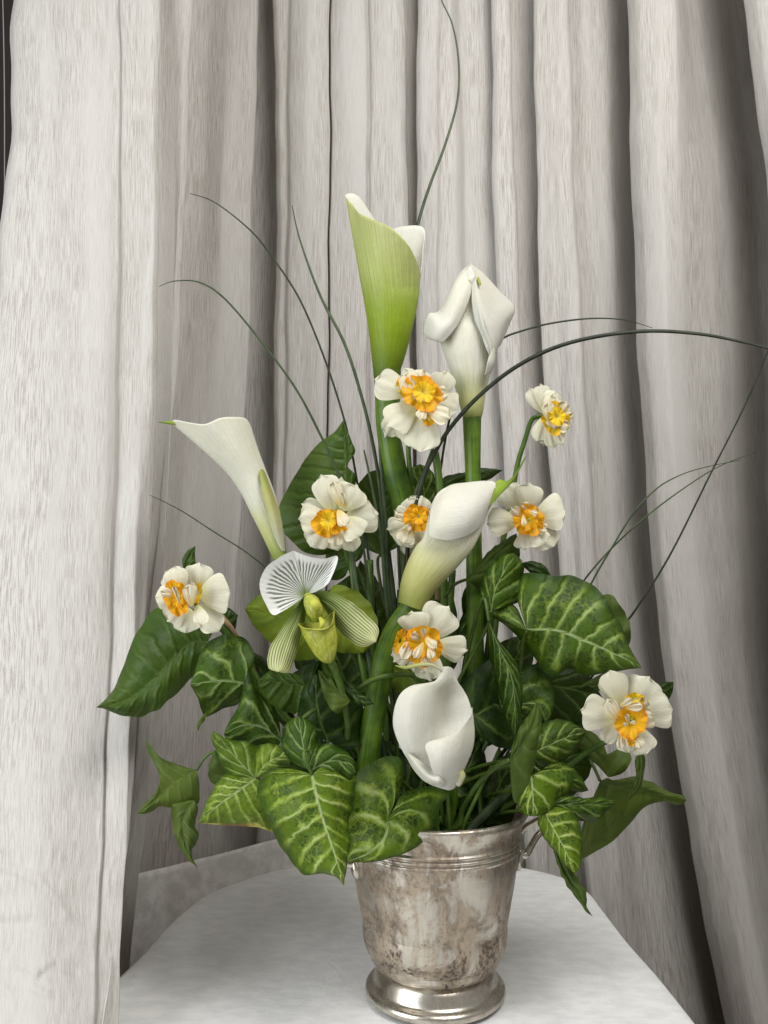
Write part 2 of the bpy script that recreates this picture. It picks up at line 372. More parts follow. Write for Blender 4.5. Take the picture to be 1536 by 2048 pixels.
# knots: (edge, dx px, Y)   walking along the cloth from left to right
KN = [('A', 30, .44), ('A', 2, .40), ('A', 8, .362), ('B', -120, .345), ('B', -14, .350), ('B', 0, .354),
      ('B', -2, .358), ('B', 5, .357), ('B', 48, .356), ('C', -10, .362), ('C', 0, .370), ('C', -12, .380),
      ('C', -12, .388), ('C', 30, .386), ('D', -10, .388), ('D', 0, .395), ('D', -12, .44), ('D', -14, .490),
      ('D', 35, .492), ('E', -60, .484), ('E', -10, .486), ('E', 0, .494), ('E', -14, .54), ('E', -10, .575),
      ('F', -18, .590), ('F', 12, .580), ('F', 8, .505), ('F', 0, .488), ('F', 8, .480), ('G', -3, .480), ('G', 3, .472), ('G', 36, .464), ('H', -8, .466), ('H', 0, .474),
      ('H', -6, .50), ('H', 2, .51), ('H', 4, .482), ('H', 30, .474), ('I', -5, .476), ('I', 0, .484), ('I', 5, .477), ('I', 34, .472),
      ('J', -9, .474), ('J', 0, .482), ('J', -8, .520), ('J', 3, .535), ('K', -6, .530), ('K', 8, .510), ('K', 0, .485), ('K', 8, .475),
      ('K', 40, .468), ('K', 48, .476), ('L', -10, .473), ('L', 0, .482), ('L', 8, .494), ('M', -26, .494), ('M', 6, .505), ('M', 5, .482), ('M', 0, .470), ('M', 10, .462),
      ('N', -5, .462), ('N', 0, .470), ('N', -12, .505), ('N', -8, .525), ('O', -20, .525), ('O', 6, .525), ('O', 6, .490), ('O', 0, .478), ('O', 10, .470),
      ('O', 30, .474), ('T', -30, .464), ('T', -6, .466), ('T', 0, .474), ('T', -8, .500), ('T', -2, .508), ('T', 34, .505), ('Q', -40, .525), ('Q', -10, .570),
      ('Q', 14, .590), ('Q', 12, .500), ('Q', 3, .455), ('Q', 0, .440), ('Q', 20, .408), ('Q', 60, .390), ('Q', 95, .400), ('R', -115, .465), ('R', -65, .560), ('R', -25, .625),
      ('R', 10, .630), ('R', 24, .50), ('R', 6, .41), ('R', 0, .390), ('R', 25, .36), ('R', 90, .34), ('S', -160, .36), ('S', 0, .40)]
def seg_d(x, y, a, b):
    vx, vy = b[0]-a[0], b[1]-a[1]; t = max(0, min(1, ((x-a[0])*vx+(y-a[1])*vy)/(vx*vx+vy*vy)))
    return math.hypot(x-a[0]-t*vx, y-a[1]-t*vy)
CREASE = [([(-60, 1722), (20, 1735), (75, 1760), (118, 1805), (130, 1830)], 12, .006), ([(-40, 1850), (40, 1846), (62, 1842)], 9, -.004),
          ([(30, 1925), (75, 1945), (60, 1975), (95, 1990)], 7, .004), ([(70, 1960), (110, 1930), (150, 1945)], 6, -.004), ([(-20, 1955), (15, 1985), (30, 2040)], 8, -.004),
          ([(44, 108), (75, 78), (110, 66), (150, 76)], 6, .0045), ([(-60, 1600), (40, 1612)], 8, .003)]
def curtain():
    rows = list(np.linspace(-250, 1500, 70))+list(np.linspace(1512, 2100, 100))+list(np.linspace(2130, 2900, 10)); n = 900
    V = []; UV = []
    base = None
    for y in rows:
        ks = []
        tt = (y+250)/3150; near = -.16-.10*tt-.45*tt*tt; k3 = .9-.55*max(0, min(1, (y-1400)/600))**2
        for ki, (e, dx, Y) in enumerate(KN):
            sway = .005*math.sin(y/260.0+dx*.05+ord(e))
            ks.append((ex(e, y)+dx, Y+sway+(near if ki < 12 else near*k3 if ki < 16 else near*k3*.5 if ki == 16 else 0)))
        ks = np.array(ks); w = ks.copy(); w[:, 0] *= .00088; w[:17, 1] = [q[2] for q in KN[:17]]
        if base is None:
            seg = np.linalg.norm(np.diff(w, axis=0), axis=1)+.003; k = np.concatenate([[0], np.cumsum(seg)])
            base = np.linspace(0, k[-1], n)
            arc = base
        # hermite on fixed parametrisation
        m = np.zeros_like(ks)
        for i in range(len(ks)):
            if 0 < i < len(ks)-1:
                d0 = (ks[i]-ks[i-1])/seg[i-1]; d1 = (ks[i+1]-ks[i])/seg[i]
                m[i] = (d0*seg[i]+d1*seg[i-1])/(seg[i]+seg[i-1])*.55
        idx = np.clip(np.searchsorted(k, base, side='right')-1, 0, len(seg)-1)
        h = seg[idx][:, None]; s = ((base-k[idx])/seg[idx])[:, None]
        pts = (2*s**3-3*s*s+1)*ks[idx]+(s**3-2*s*s+s)*h*m[idx]+(-2*s**3+3*s*s)*ks[idx+1]+(s**3-s*s)*h*m[idx+1]
        for j, (x, Y) in enumerate(pts):
            if x < 230:
                for cp, wd, dp in CREASE:
                    if min(q[1] for q in cp)-30 < y < max(q[1] for q in cp)+30:
                        dd = min(seg_d(x, y, cp[k2], cp[k2+1]) for k2 in range(len(cp)-1))
                        Y += -dp*.5*math.exp(-(dd/wd)**2)
            V.append(P(x, y, Y)); UV.append((arc[j], -y*.00088))
    f = gridfaces(len(rows), n)
    o = link('curtain', V, f, M['curtain'], None, UV)
    return tag(o, 'pale grey slubbed linen curtain hanging in deep folds behind the bouquet', 'curtain')
curtain()

OUT = [(120, 2062), (190, 1992), (256, 1932), (292, 1897), (329, 1855), (372, 1816), (420, 1781), (480, 1758), (548, 1737), (640, 1724), (760, 1718), (900, 1719),
       (1000, 1726), (1060, 1736), (1125, 1752), (1172, 1777), (1204, 1815), (1255, 1880), (1314, 1946), (1396, 2048), (1500, 2180)]
def tablecloth():
    o2 = [Q(x, y, 0) for x, y in OUT]
    left = o2[0]; right = o2[-1]
    o2 = [Vector((-.48, -.50, 0)), Vector((left.x-.03, -.28, 0))] + o2 + [Vector((right.x+.04, -.45, 0)), Vector((.30, -.62, 0)), Vector((-.1, -.66, 0)), Vector((-.38, -.60, 0))]
    n = 220; o2.append(o2[0])
    ring = crs([(p.x, p.y) for p in o2], n+1)[:-1]
    c = np.array([.0, -.1])
    V = []; fr = [0, .2, .4, .55, .7, .8, .88, .94, .98]
    random.seed(4)
    for r in fr:
        for p in ring:
            q = c+(p-c)*r
            z = .0
            if r > .55:                                        # soft swell near the hem of the top
                z += .0030*(r-.55)*math.sin(q[0]*23+q[1]*11)
            V.append((q[0], q[1], z if r else 0))
    th = np.arange(n)/n*2*PI
    for r, z in ((1.0, -.004), (1.012, -.012), (1.018, -.03), (1.02, -.08), (1.02, -.2), (1.03, -.45)):
        for i, p in enumerate(ring):
            d = (p-c)/np.linalg.norm(p-c); k = min(1, max(0, (-z-.02)/.2))
            q = c+(p-c)*(1.0) + d*((r-1)*.4 - .012*k + .012*k*math.sin(th[i]*17))
            V.append((q[0], q[1], z))
    f = gridfaces(len(fr)+6, n, True)
    uv = [(v[0], v[1]) for v in V]
    o = link('tablecloth', V, f, M['tablecloth'], None, uv)
    tag(o, 'white cloth over the round-cornered table under the silver bucket', 'tablecloth')
tablecloth()
def sheer():
    top = [(222, 1766), (250, 1755), (340, 1732), (450, 1705), (550, 1679), (680, 1655), (800, 1640), (900, 1650)]
    bot = [(205, 2010), (232, 1965), (300, 1925), (400, 1850), (480, 1800), (560, 1780), (800, 1760), (900, 1760)]
    a = crs(top, 50); b = crs(bot, 50); V = []; UV = []
    for i in range(14):
        t = i/13
        for j in range(50):
            x, y = a[j]*(1-t)+b[j]*t
            Y = float(np.interp(x, [215, 262, 330, 900], [.400, .404, .440, .450])) - .02*t*min(1, max(0, (x-262)/80)) + .003*math.sin(j*.5+i*.3)*t
            V.append(P(x, y, Y)); UV.append((x*.0008, y*.0008))
    o = link('gauze_cloth', V, gridfaces(14, 50), M['sheer'], None, UV)
    s = o.modifiers.new('t', 'SOLIDIFY'); s.thickness = .001
    tag(o, 'grey translucent gauze cloth hung slanting behind the left of the table', 'cloth')
sheer()

# ------------------------------------------------------------------ silver bucket
def lathe(name, prof, mat, parent, n=96, tilt=0):
    V = []; UV = []
    pr = prof
    for i, (r, z) in enumerate(pr):
        for k in range(n):
            a = 2*PI*k/n; V.append((r*math.cos(a), r*math.sin(a), z)); UV.append((k/n, i/len(pr)))
    return link(name, V, gridfaces(len(pr), n, True), mat, parent, UV)
bucket = thing('silver_bucket', (0, 0, 0), 'tarnished silver champagne bucket with two side handles holding the flowers', 'bucket')
foot = crs([(.0, .0035), (.060, .0035), (.0695, .0035), (.0722, .0065), (.0718, .0105), (.0690, .0130), (.0665, .0135), (.0645, .0155), (.0625, .0205), (.0595, .0270), (.0560, .0300)], 40)
lathe('foot', [tuple(p) for p in foot], M['silver_clean'], bucket)
body = [(.0, .0310), (.050, .0312), (.0560, .0318)] + [tuple(p) for p in crs([(.0620, .0328), (.0662, .0365), (.0680, .0430), (.0706, .0540), (.0748, .0720), (.0798, .0950), (.0845, .1200), (.0880, .1420), (.0885, .1470)], 30)]
for k, z in enumerate((.1480, .1530, .1580)):    # three raised bands under the lip
    r = .0887+.0006*k*1.6
    body += [(r, z), (r+.0013, z+.0010), (r+.0018, z+.0022), (r+.0013, z+.0034), (r+.0002, z+.0044)]
body += [tuple(p) for p in crs([(.0905, .1640), (.0920, .1700), (.0952, .1780), (.0985, .1830), (.1003, .1858), (.1003, .1880), (.0985, .1888), (.0955, .1872), (.0915, .1800), (.0880, .1600), (.0760, .1100), (.0650, .0400), (.0560, .0345), (.0, .0345)], 44)]
lathe('body', body, M['silver'], bucket)
HA = math.radians(9)
for sgn in (-1, 1):
    a = HA if sgn > 0 else HA+PI
    u = Vector((math.cos(a), math.sin(a), 0)); w = Vector((-math.sin(a), math.cos(a), 0))
    def hp(r, t, z): return u*(r+.0035)+w*t+Vector((0, 0, z))
    # handle: a loop springing from a pear-shaped pad, out, up and back to a second pad
    h = tube('handle', [hp(.0840, -.020, .140), hp(.0905, -.020, .1395), hp(.0975, -.019, .1480), hp(.106, -.017, .158), hp(.128, -.011, .170), hp(.134, .0, .173), hp(.128, .011, .170), hp(.106, .017, .158), hp(.0975, .019, .1480), hp(.0905, .020, .1395), hp(.0840, .020, .140)],
             [.0045, .0040, .0034, .0034, .0034, .0036, .0034, .0034, .0034, .0040, .0045], M['silver_clean'], bucket, 14, 70)
    for t in (-.020, .020):
        V = []; F_ = []
        nr, nc = 10, 16
        for i in range(nr):
            ph = PI*i/(nr-1)
            for k in range(nc):
                th = 2*PI*k/nc; zz = math.cos(ph)
                rr = math.sin(ph)*(.0062-.0018*zz)
                V.append(hp(.0828+rr*.75*math.cos(th)+zz*.0020, t+rr*math.sin(th), .1350+zz*.0115))
        link('handle_pad', V, gridfaces(nr, nc, True), M['silver_clean'], h)
water = []
for k in range(48): water.append((.083*math.cos(2*PI*k/48), .083*math.sin(2*PI*k/48), .150))
link('water', water, [tuple(range(48))], M['water'], bucket)

# ------------------------------------------------------------------ leaves
random.seed(11)
def mouth(seed, zz=.155):
    r = random.Random(seed); a = r.uniform(0, 2*PI); q = .055*math.sqrt(r.random())
    return Vector((q*math.cos(a), q*math.sin(a), zz))
def blade(name, parent, att, mid, left, right, Y, e, style, t0=.22, nt=46, ns=9, wave=.004, seed=0, dome=.004, label=None, curl=0, edgey=1.2, mat=None, flare=False):
    tip = mid[-1]; Ya, Yt = Y; rnd = random.Random(seed)
    mm = crs([att]+mid, nt*3); Lo = crs([att]+left+[tip], nt); Ro = crs([att]+right+[tip], nt)
    ph = [rnd.uniform(0, 6.28) for _ in range(6)]
    k1 = rnd.uniform(14, 20); k2 = rnd.uniform(30, 45)
    V = []; UV = []; vs = 1.0 if mat else min(1.15, max(.5, np.linalg.norm(np.array(att)-np.array(tip))/200))
    size = max(np.linalg.norm(np.array(att)-np.array(tip)), 30)
    for i in range(nt):
        t = i/(nt-1); q = max(0, (t-t0)/(1-t0)); mp = mm[min(int(round(q*(nt*3-1))), nt*3-1)]
        taper = 1.0 if flare else math.sin(PI*min(1, max(0, t)))**.5
        for j in range(-ns, ns+1):
            s = j/ns; a = abs(s); O = (Lo if s < 0 else Ro)[i]
            jit = edgey*(math.sin(t*k2+ph[0]+s)+.6*math.sin(t*k1*3.3+ph[1]))*taper*(a**3)*size/190
            p = mp*(1-a)+O*a
            d = O-mp; dn = np.linalg.norm(d)
            if dn > 1: p = p+d/dn*jit
            eo = (e[0] if s < 0 else e[1])*((1-q) if flare else 1)
            Yv = Ya*(1-q)+Yt*q + eo*(a**1.25)*taper
            Yv += -dome*math.sin(PI*a)*taper                       # each half bulges towards the light
            Yv += wave*(a**2)*taper*(math.sin(t*k1+ph[2]+(0 if s < 0 else 2))+.5*math.sin(t*k2*.6+ph[3]))
            Yv += curl*q*q
            V.append(P(p[0], p[1], Yv)); UV.append((.5+s*.5, t*vs))
    o = link(name, V, gridfaces(nt, 2*ns+1), mat or M['leaf_'+style], parent, UV)
    if label: o['label'] = label
    return o
def leaf(label, att, mid, left, right, Y, e=(0, 0), style='mid', group='arrowhead leaves around the flowers', seed=0, stalk=None, r=.0020, extra=None, end=None, **kw):
    base = P(att[0], att[1], Y[0])
    t = thing('leaf', base, label, 'leaf', group)
    blade('blade', t, att, mid, left, right, Y, e, style, seed=seed, **kw)
    if extra:
        for k, x in enumerate(extra):
            d = dict(x); blade('blade', t, d.pop('att'), d.pop('mid'), d.pop('left'), d.pop('right'), d.pop('Y'), d.pop('e', (0, 0)), d.pop('style', style), seed=seed+50+k, **d)
    m = end or mouth(seed+3)
    if stalk == 'none': return t
    if stalk: pts = [base]+[P(*q) for q in stalk]+([m] if m.z < P(*stalk[-1]).z+.05 else [])
    else:
        d = (base-P(mid[0][0], mid[0][1], Y[0])).normalized()*.02
        pts = [base, base+d+Vector((0, .012, 0)), (base+m)/2+Vector((0, .02, .015)), m]
    tube('stalk', pts, [r*.8, r, r*1.25], M['petiole'], t, 8, 26)
    return t

# --- right side
leaf('largest leaf on the right, pale-veined and mottled, tip above the lower right daffodil', (1054, 1262), [(1110, 1261), (1170, 1282), (1230, 1308), (1262, 1323), (1284, 1336)],
     [(1052, 1244), (1040, 1215), (1030, 1180), (1042, 1148), (1090, 1150), (1140, 1152), (1187, 1170), (1217, 1208), (1242, 1252), (1262, 1300)],
     [(1044, 1238), (1032, 1214), (1010, 1203), (975, 1222), (1012, 1252), (1050, 1292), (1078, 1330), (1108, 1354), (1135, 1337), (1172, 1351), (1225, 1343)],
     (-.055, -.085), (.018, .030), 'mid', seed=1, t0=.30, stalk=[(1045, 1290, -.035), (1020, 1400, -.02)], ns=14, nt=70, wave=.006, dome=.006, mat=None)
leaf('upright pale-veined leaf right of the thick calla stem, under the right daffodil', (982, 1222), [(990, 1180), (1010, 1140), (1028, 1106)],
     [(966, 1200), (962, 1165), (980, 1130), (1005, 1110)], [(1012, 1212), (1036, 1205), (1047, 1158), (1044, 1122)], (-.050, -.055), (.012, .014), 'mid', seed=2, t0=.3)
leaf('dark leaf with its tip up, between calla stem and right daffodil', (934, 1158), [(975, 1125), (1010, 1092), (1033, 1066)],
     [(950, 1140), (975, 1105), (1005, 1082)], [(955, 1175), (1000, 1160), (1040, 1110)], (-.020, -.030), (.01, .01), 'under', seed=3, stalk=[(900, 1180, -.01), (880, 1260, 0)])
leaf('narrow pale-veined leaf twisted downwards below the largest right leaf', (978, 1243), [(1000, 1300), (1022, 1350), (1030, 1410), (1030, 1478)],
     [(974, 1275), (985, 1335), (1001, 1400), (1015, 1450)], [(1000, 1285), (1035, 1328), (1044, 1370), (1043, 1420)], (-.060, -.075), (.016, .020), 'mid', seed=4, t0=.15)
leaf('rounded shaded leaf behind the narrow twisted leaf, point downwards', (1000, 1412), [(1040, 1408), (1075, 1410), (1094, 1448)],
     [(995, 1370), (1020, 1340), (1062, 1332), (1095, 1345), (1108, 1380), (1106, 1420)], [(1010, 1430), (1045, 1440), (1075, 1430)], (-.030, -.045), (.008, .01), 'mid', seed=5, t0=.3)
leaf('broad dark leaf just right of the front calla, veins spreading from its left edge', (948, 1432), [(985, 1412), (1030, 1400), (1060, 1395)],
     [(925, 1400), (915, 1380), (945, 1345), (985, 1318), (1030, 1325), (1055, 1360)], [(950, 1465), (975, 1484), (1015, 1497), (1045, 1480), (1060, 1430)], (-.035, -.020), (.012, .0), 'dark', seed=6, t0=.3)
leaf('twisted leaf showing its dull olive back above the bucket rim', (1020, 1520), [(1050, 1480), (1070, 1440), (1074, 1404)],
     [(1022, 1500), (1040, 1455), (1060, 1425)], [(1022, 1570), (1032, 1605), (1050, 1600), (1066, 1545), (1077, 1480), (1083, 1425)], (-.095, -.085), (.004, .006), 'under', seed=7, t0=.2, dome=.004,
     stalk=[(990, 1535, -.085), (955, 1570, -.07), (925, 1620, -.055), (908, 1660, -.05)], r=.0028,
     extra=[dict(att=(1062, 1552), mid=[(1065, 1590), (1068, 1633)], left=[(1050, 1565), (1035, 1592), (1040, 1622), (1050, 1630)], right=[(1085, 1540), (1130, 1538), (1147, 1562), (1118, 1602), (1092, 1628)], Y=(-.088, -.100), e=(.004, .020), style='bright', t0=.35)])
leaf('spread leaf pointing right above the bucket rim, its veins fanning from the olive leaf', (1070, 1504), [(1110, 1485), (1145, 1470), (1172, 1462)],
     [(1066, 1475), (1085, 1448), (1118, 1438), (1150, 1448)], [(1070, 1530), (1095, 1535), (1130, 1520), (1158, 1490)], (-.072, -.050), (.016, .008), 'mid', seed=8, t0=.2)
leaf('small pointed leaf over the bucket rim, between the fanning leaf and the long drooping one', (1080, 1543), [(1120, 1553), (1150, 1568), (1177, 1581)],
     [(1105, 1526), (1135, 1528), (1160, 1550)], [(1105, 1560), (1135, 1578), (1160, 1585)], (-.078, -.055), (.008, .010), 'mid', seed=9)
leaf('pale-veined leaf drooping over the right bucket handle', (1088, 1622), [(1108, 1660), (1130, 1700), (1150, 1747)],
     [(1076, 1640), (1086, 1672), (1112, 1706), (1135, 1735)], [(1112, 1610), (1152, 1630), (1162, 1665), (1163, 1710), (1158, 1740)], (-.085, -.105), (.010, .016), 'bright', seed=10, t0=.12,
     extra=[dict(att=(1100, 1608), mid=[(1150, 1610), (1195, 1608), (1233, 1603)], left=[(1125, 1592), (1170, 1596), (1210, 1594)], right=[(1120, 1625), (1155, 1640), (1195, 1642), (1215, 1620)], Y=(-.080, -.070), e=(.006, .012), style='mid', t0=.1)])
leaf('long thin olive leaf tail hanging below the right handle onto the cloth', (1100, 1670), [(1128, 1740), (1155, 1785), (1172, 1812), (1186, 1834)],
     [(1112, 1720), (1132, 1768), (1160, 1806), (1175, 1826)], [(1135, 1720), (1158, 1760), (1174, 1790), (1173, 1812)], (-.070, -.095), (.003, .006), 'under', seed=12, t0=.05)
leaf('large smooth leaf pointing far right beneath the lower right daffodil', (1200, 1562), [(1245, 1576), (1300, 1585), (1345, 1599), (1373, 1602)],
     [(1215, 1556), (1238, 1566), (1262, 1553), (1300, 1563), (1345, 1586), (1366, 1591)], [(1188, 1592), (1168, 1640), (1160, 1720), (1190, 1704), (1228, 1680), (1262, 1645), (1290, 1614), (1330, 1603), (1362, 1609)],
     (-.030, -.010), (.012, .030), 'under', seed=13, t0=.30, dome=.010, stalk=[(1185, 1530, -.02), (1165, 1512, -.01), (1100, 1560, 0)], end=Vector((.06, .01, .17)))
leaf('grey-green notched leaf under the lower right daffodil', (1217, 1555), [(1195, 1510), (1175, 1480), (1150, 1452)],
     [(1190, 1527), (1166, 1512), (1140, 1475)], [(1245, 1546), (1263, 1515), (1245, 1494), (1217, 1510), (1205, 1484), (1182, 1462)], (-.010, .005), (.006, .004), 'under', seed=14, t0=.2, stalk='none')
leaf('tiny twisted leaf strip hanging straight below the lower right daffodil', (1278, 1500), [(1280, 1540), (1272, 1575), (1256, 1602)],
     [(1270, 1520), (1272, 1550), (1266, 1580)], [(1288, 1510), (1288, 1545), (1278, 1580)], (-.045, -.050), (.002, .004), 'under', seed=15, nt=24, ns=4, stalk='none')
leaf('small dark leaf lobe at the right edge of the lower right daffodil', (1300, 1395), [(1325, 1380), (1347, 1364)],
     [(1305, 1375), (1325, 1364)], [(1320, 1402), (1335, 1400), (1346, 1380)], (-.030, -.035), (.004, .004), 'dark', seed=16, nt=24, ns=5, stalk='none')
leaf('leaf tip just left of the lower right daffodil, under the largest right leaf', (1240, 1370), [(1210, 1366), (1176, 1371)], [(1215, 1352), (1195, 1356)], [(1210, 1385), (1190, 1378)], (-.030, -.040), (.003, .003), 'under', seed=17, nt=20, ns=4, stalk='none')
leaf('rounded leaf edge showing behind the top of the largest right leaf', (1225, 1300), [(1215, 1250), (1205, 1190)], [(1180, 1270), (1175, 1210)], [(1252, 1300), (1262, 1265), (1240, 1210), (1218, 1188)], (-.02, -.02), (.004, .004), 'under', seed=18)
leaf('small curled dark leaf on the upper edge of the largest right leaf', (1110, 1165), [(1080, 1140), (1040, 1127)], [(1085, 1128), (1060, 1122)], [(1085, 1160), (1060, 1145)], (-.040, -.035), (.003, .006), 'dark', seed=19, nt=24, ns=4, stalk='none')
leaf('dark hanging leaf beside the thick calla stem, behind the lower daffodil', (945, 1160), [(945, 1210), (940, 1260), (925, 1312)],
     [(928, 1180), (926, 1225), (913, 1262), (915, 1280)], [(985, 1170), (985, 1230), (962, 1275), (950, 1305)], (.010, .005), (.006, .010), 'dark', seed=20)
leaf('large filler leaf darkened for the shade under the largest right leaf', (1030, 1380), [(1090, 1370), (1150, 1380), (1205, 1395)], [(1040, 1340), (1100, 1325), (1170, 1340)], [(1060, 1440), (1120, 1470), (1180, 1450)], (.000, .010), (.01, .01), 'dark', seed=21, nt=36)
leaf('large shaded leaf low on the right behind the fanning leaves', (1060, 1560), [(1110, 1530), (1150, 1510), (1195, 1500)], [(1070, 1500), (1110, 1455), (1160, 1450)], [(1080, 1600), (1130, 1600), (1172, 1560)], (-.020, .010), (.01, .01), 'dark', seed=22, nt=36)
# --- left side
leaf('large smooth glossy leaf pointing down-left below the left daffodil', (415, 1284), [(385, 1284), (350, 1315), (305, 1362), (250, 1402), (192, 1415)],
     [(430, 1250), (395, 1222), (330, 1205), (296, 1232), (262, 1290), (240, 1350), (215, 1395)], [(425, 1300), (400, 1338), (370, 1370), (332, 1406), (296, 1429), (245, 1432), (215, 1420)],
     (-.035, -.060), (.022, .014), 'plain', seed=30, t0=.12, ns=12, nt=60, dome=.008, wave=.006, stalk=[(440, 1300, -.03), (520, 1380, -.02), (640, 1520, -.01)])
leaf('wrinkled dark leaf with a curling tail, right of the large smooth left leaf', (486, 1366), [(450, 1362), (415, 1364), (381, 1370)],
     [(500, 1345), (509, 1315), (495, 1282), (460, 1268), (425, 1278), (402, 1305), (388, 1345)], [(489, 1385), (482, 1403), (445, 1418), (410, 1433), (396, 1398)],
     (-.050, -.062), (.014, .020), 'mid', seed=31, t0=.25, ns=11, wave=.006, stalk=[(520, 1400, -.045), (600, 1480, -.04)],
     extra=[dict(att=(414, 1422), mid=[(405, 1440), (396, 1464)], left=[(402, 1435), (394, 1450)], right=[(410, 1440), (400, 1452)], Y=(-.050, -.055), e=(.002, .002), style='under', nt=18, ns=3)])
leaf('dark leaf edge behind the left daffodil with a dry brown stalk', (440, 1260), [(460, 1240), (476, 1230)], [(430, 1230), (455, 1215)], [(455, 1285), (470, 1262), (474, 1240)], (-.01, -.01), (.004, .004), 'dark', seed=32, nt=24, ns=5, stalk=[(470, 1275, -.01), (520, 1350, 0)])
leaf('small upright leaf tip above the left daffodil', (368, 1140), [(378, 1112), (391, 1092)], [(364, 1122), (374, 1102)], [(390, 1130), (390, 1108)], (-.02, -.02), (.003, .003), 'plain', seed=33, nt=22, ns=4, stalk='none')
leaf('pointed dark leaf with pale veins below the wrinkled leaf', (562, 1482), [(525, 1455), (490, 1450), (447, 1468)],
     [(558, 1440), (546, 1408), (522, 1376), (497, 1343), (486, 1372), (478, 1410), (455, 1450)], [(548, 1506), (500, 1505), (462, 1490)], (-.060, -.070), (.016, .01), 'mid', seed=34, t0=.2, ns=11)
leaf('flat green leaf directly under the left orchid petal', (612, 1372), [(580, 1368), (545, 1362), (515, 1362)], [(600, 1352), (570, 1345), (543, 1341)], [(610, 1400), (592, 1427), (566, 1422), (540, 1408), (520, 1385)], (-.055, -.065), (.010, .010), 'plain', seed=35, t0=.15)
leaf('deeply quilted dark leaf right of centre-left, folded beneath the orchid stem', (655, 1480), [(640, 1440), (632, 1400), (632, 1348)],
     [(630, 1480), (585, 1480), (570, 1486), (592, 1440), (602, 1392), (618, 1358)], [(668, 1490), (690, 1503), (724, 1482), (728, 1440), (722, 1400), (700, 1378), (660, 1352)], (-.070, -.075), (.020, .020), 'dark', seed=36, t0=.2, ns=12, wave=.008,
     extra=[dict(att=(700, 1402), mid=[(675, 1385), (655, 1365), (636, 1340)], left=[(690, 1415), (676, 1427), (652, 1402), (642, 1372)], right=[(690, 1385), (676, 1366), (652, 1346)], Y=(-.088, -.092), e=(.002, .004), style='under', nt=28, ns=6)])
leaf('small glossy leaf tongue pointing right, beside the orchid stem', (686, 1364), [(705, 1385), (728, 1402), (748, 1408)], [(700, 1364), (722, 1385), (742, 1400)], [(686, 1384), (700, 1398), (722, 1412)], (-.085, -.09), (.003, .004), 'dark', seed=37, nt=24, ns=5, stalk='none')
leaf('bright lime variegated leaf with three lobes, one with a yellow-brown edge', (511, 1556), [(470, 1585), (430, 1615), (397, 1646)],
     [(485, 1553), (452, 1548), (425, 1580), (406, 1622)], [(540, 1572), (562, 1615), (556, 1662), (510, 1654), (450, 1651)], (-.080, -.100), (.012, .020), 'bright', seed=38, t0=.2, ns=11, mat=M['leaf_yellowing'],
     extra=[dict(att=(511, 1556), mid=[(480, 1525), (450, 1490), (427, 1461)], left=[(485, 1560), (452, 1540), (432, 1500), (422, 1475)], right=[(523, 1530), (522, 1500), (498, 1484), (455, 1478)], Y=(-.080, -.095), e=(.012, .012), style='lime', t0=.15),
            dict(att=(511, 1556), mid=[(530, 1530), (555, 1515), (582, 1508)], left=[(505, 1525), (512, 1495), (550, 1488)], right=[(530, 1552), (562, 1545), (580, 1528)], Y=(-.080, -.088), e=(.010, .010), style='lime', t0=.15)])
leaf('dull leaf half hidden behind the lime leaf, on its left', (470, 1560), [(445, 1530), (430, 1500)], [(445, 1572), (420, 1562), (418, 1530)], [(480, 1520), (455, 1500)], (-.055, -.06), (.004, .004), 'under', seed=39, nt=24, ns=5)
leaf('star-shaped thin leaf at the far left with a curled tip', (394, 1540), [(360, 1560), (320, 1592), (275, 1627)],
     [(375, 1538), (350, 1527), (325, 1517), (306, 1500), (293, 1480), (296, 1505), (315, 1530), (320, 1560), (305, 1592), (286, 1610)], [(399, 1570), (394, 1610), (352, 1616), (318, 1614), (292, 1628)], (-.035, -.050), (.008, .010), 'under', seed=40, t0=.12, wave=.003, stalk=[(410, 1515, -.035), (432, 1505, -.035), (480, 1530, -.03)], r=.0017)
leaf('narrow leaf hanging below the star-shaped leaf at the far left', (388, 1600), [(366, 1640), (372, 1690), (396, 1736)],
     [(345, 1608), (345, 1645), (352, 1680), (375, 1718)], [(396, 1615), (390, 1650), (398, 1672), (384, 1702), (384, 1718)], (-.038, -.055), (.006, .006), 'under', seed=41, t0=.1, stalk='none')
leaf('large front leaf with bold white veins hanging over the left bucket rim', (624, 1550), [(634, 1595), (650, 1650), (669, 1705), (688, 1772)],
     [(600, 1540), (562, 1537), (526, 1548), (515, 1580), (530, 1622), (548, 1665), (566, 1702), (596, 1738), (604, 1747), (650, 1748), (675, 1756)], [(645, 1532), (682, 1538), (712, 1556), (706, 1600), (698, 1650), (701, 1690), (692, 1742)],
     (-.125, -.150), (.024, .030), 'bright', seed=42, t0=.26, ns=14, nt=70, wave=.007, dome=.008,
     extra=[dict(att=(618, 1540), mid=[(608, 1500), (602, 1465), (596, 1432)], left=[(585, 1525), (564, 1495), (564, 1465), (578, 1440)], right=[(634, 1515), (636, 1480), (618, 1440)], Y=(-.118, -.105), e=(.012, .012), style='mid', t0=.1),
            dict(att=(624, 1540), mid=[(650, 1525), (680, 1522), (712, 1545)], left=[(622, 1508), (645, 1488), (685, 1498), (708, 1520)], right=[(640, 1556), (670, 1562), (700, 1560)], Y=(-.118, -.112), e=(.010, .010), style='mid', t0=.1)])
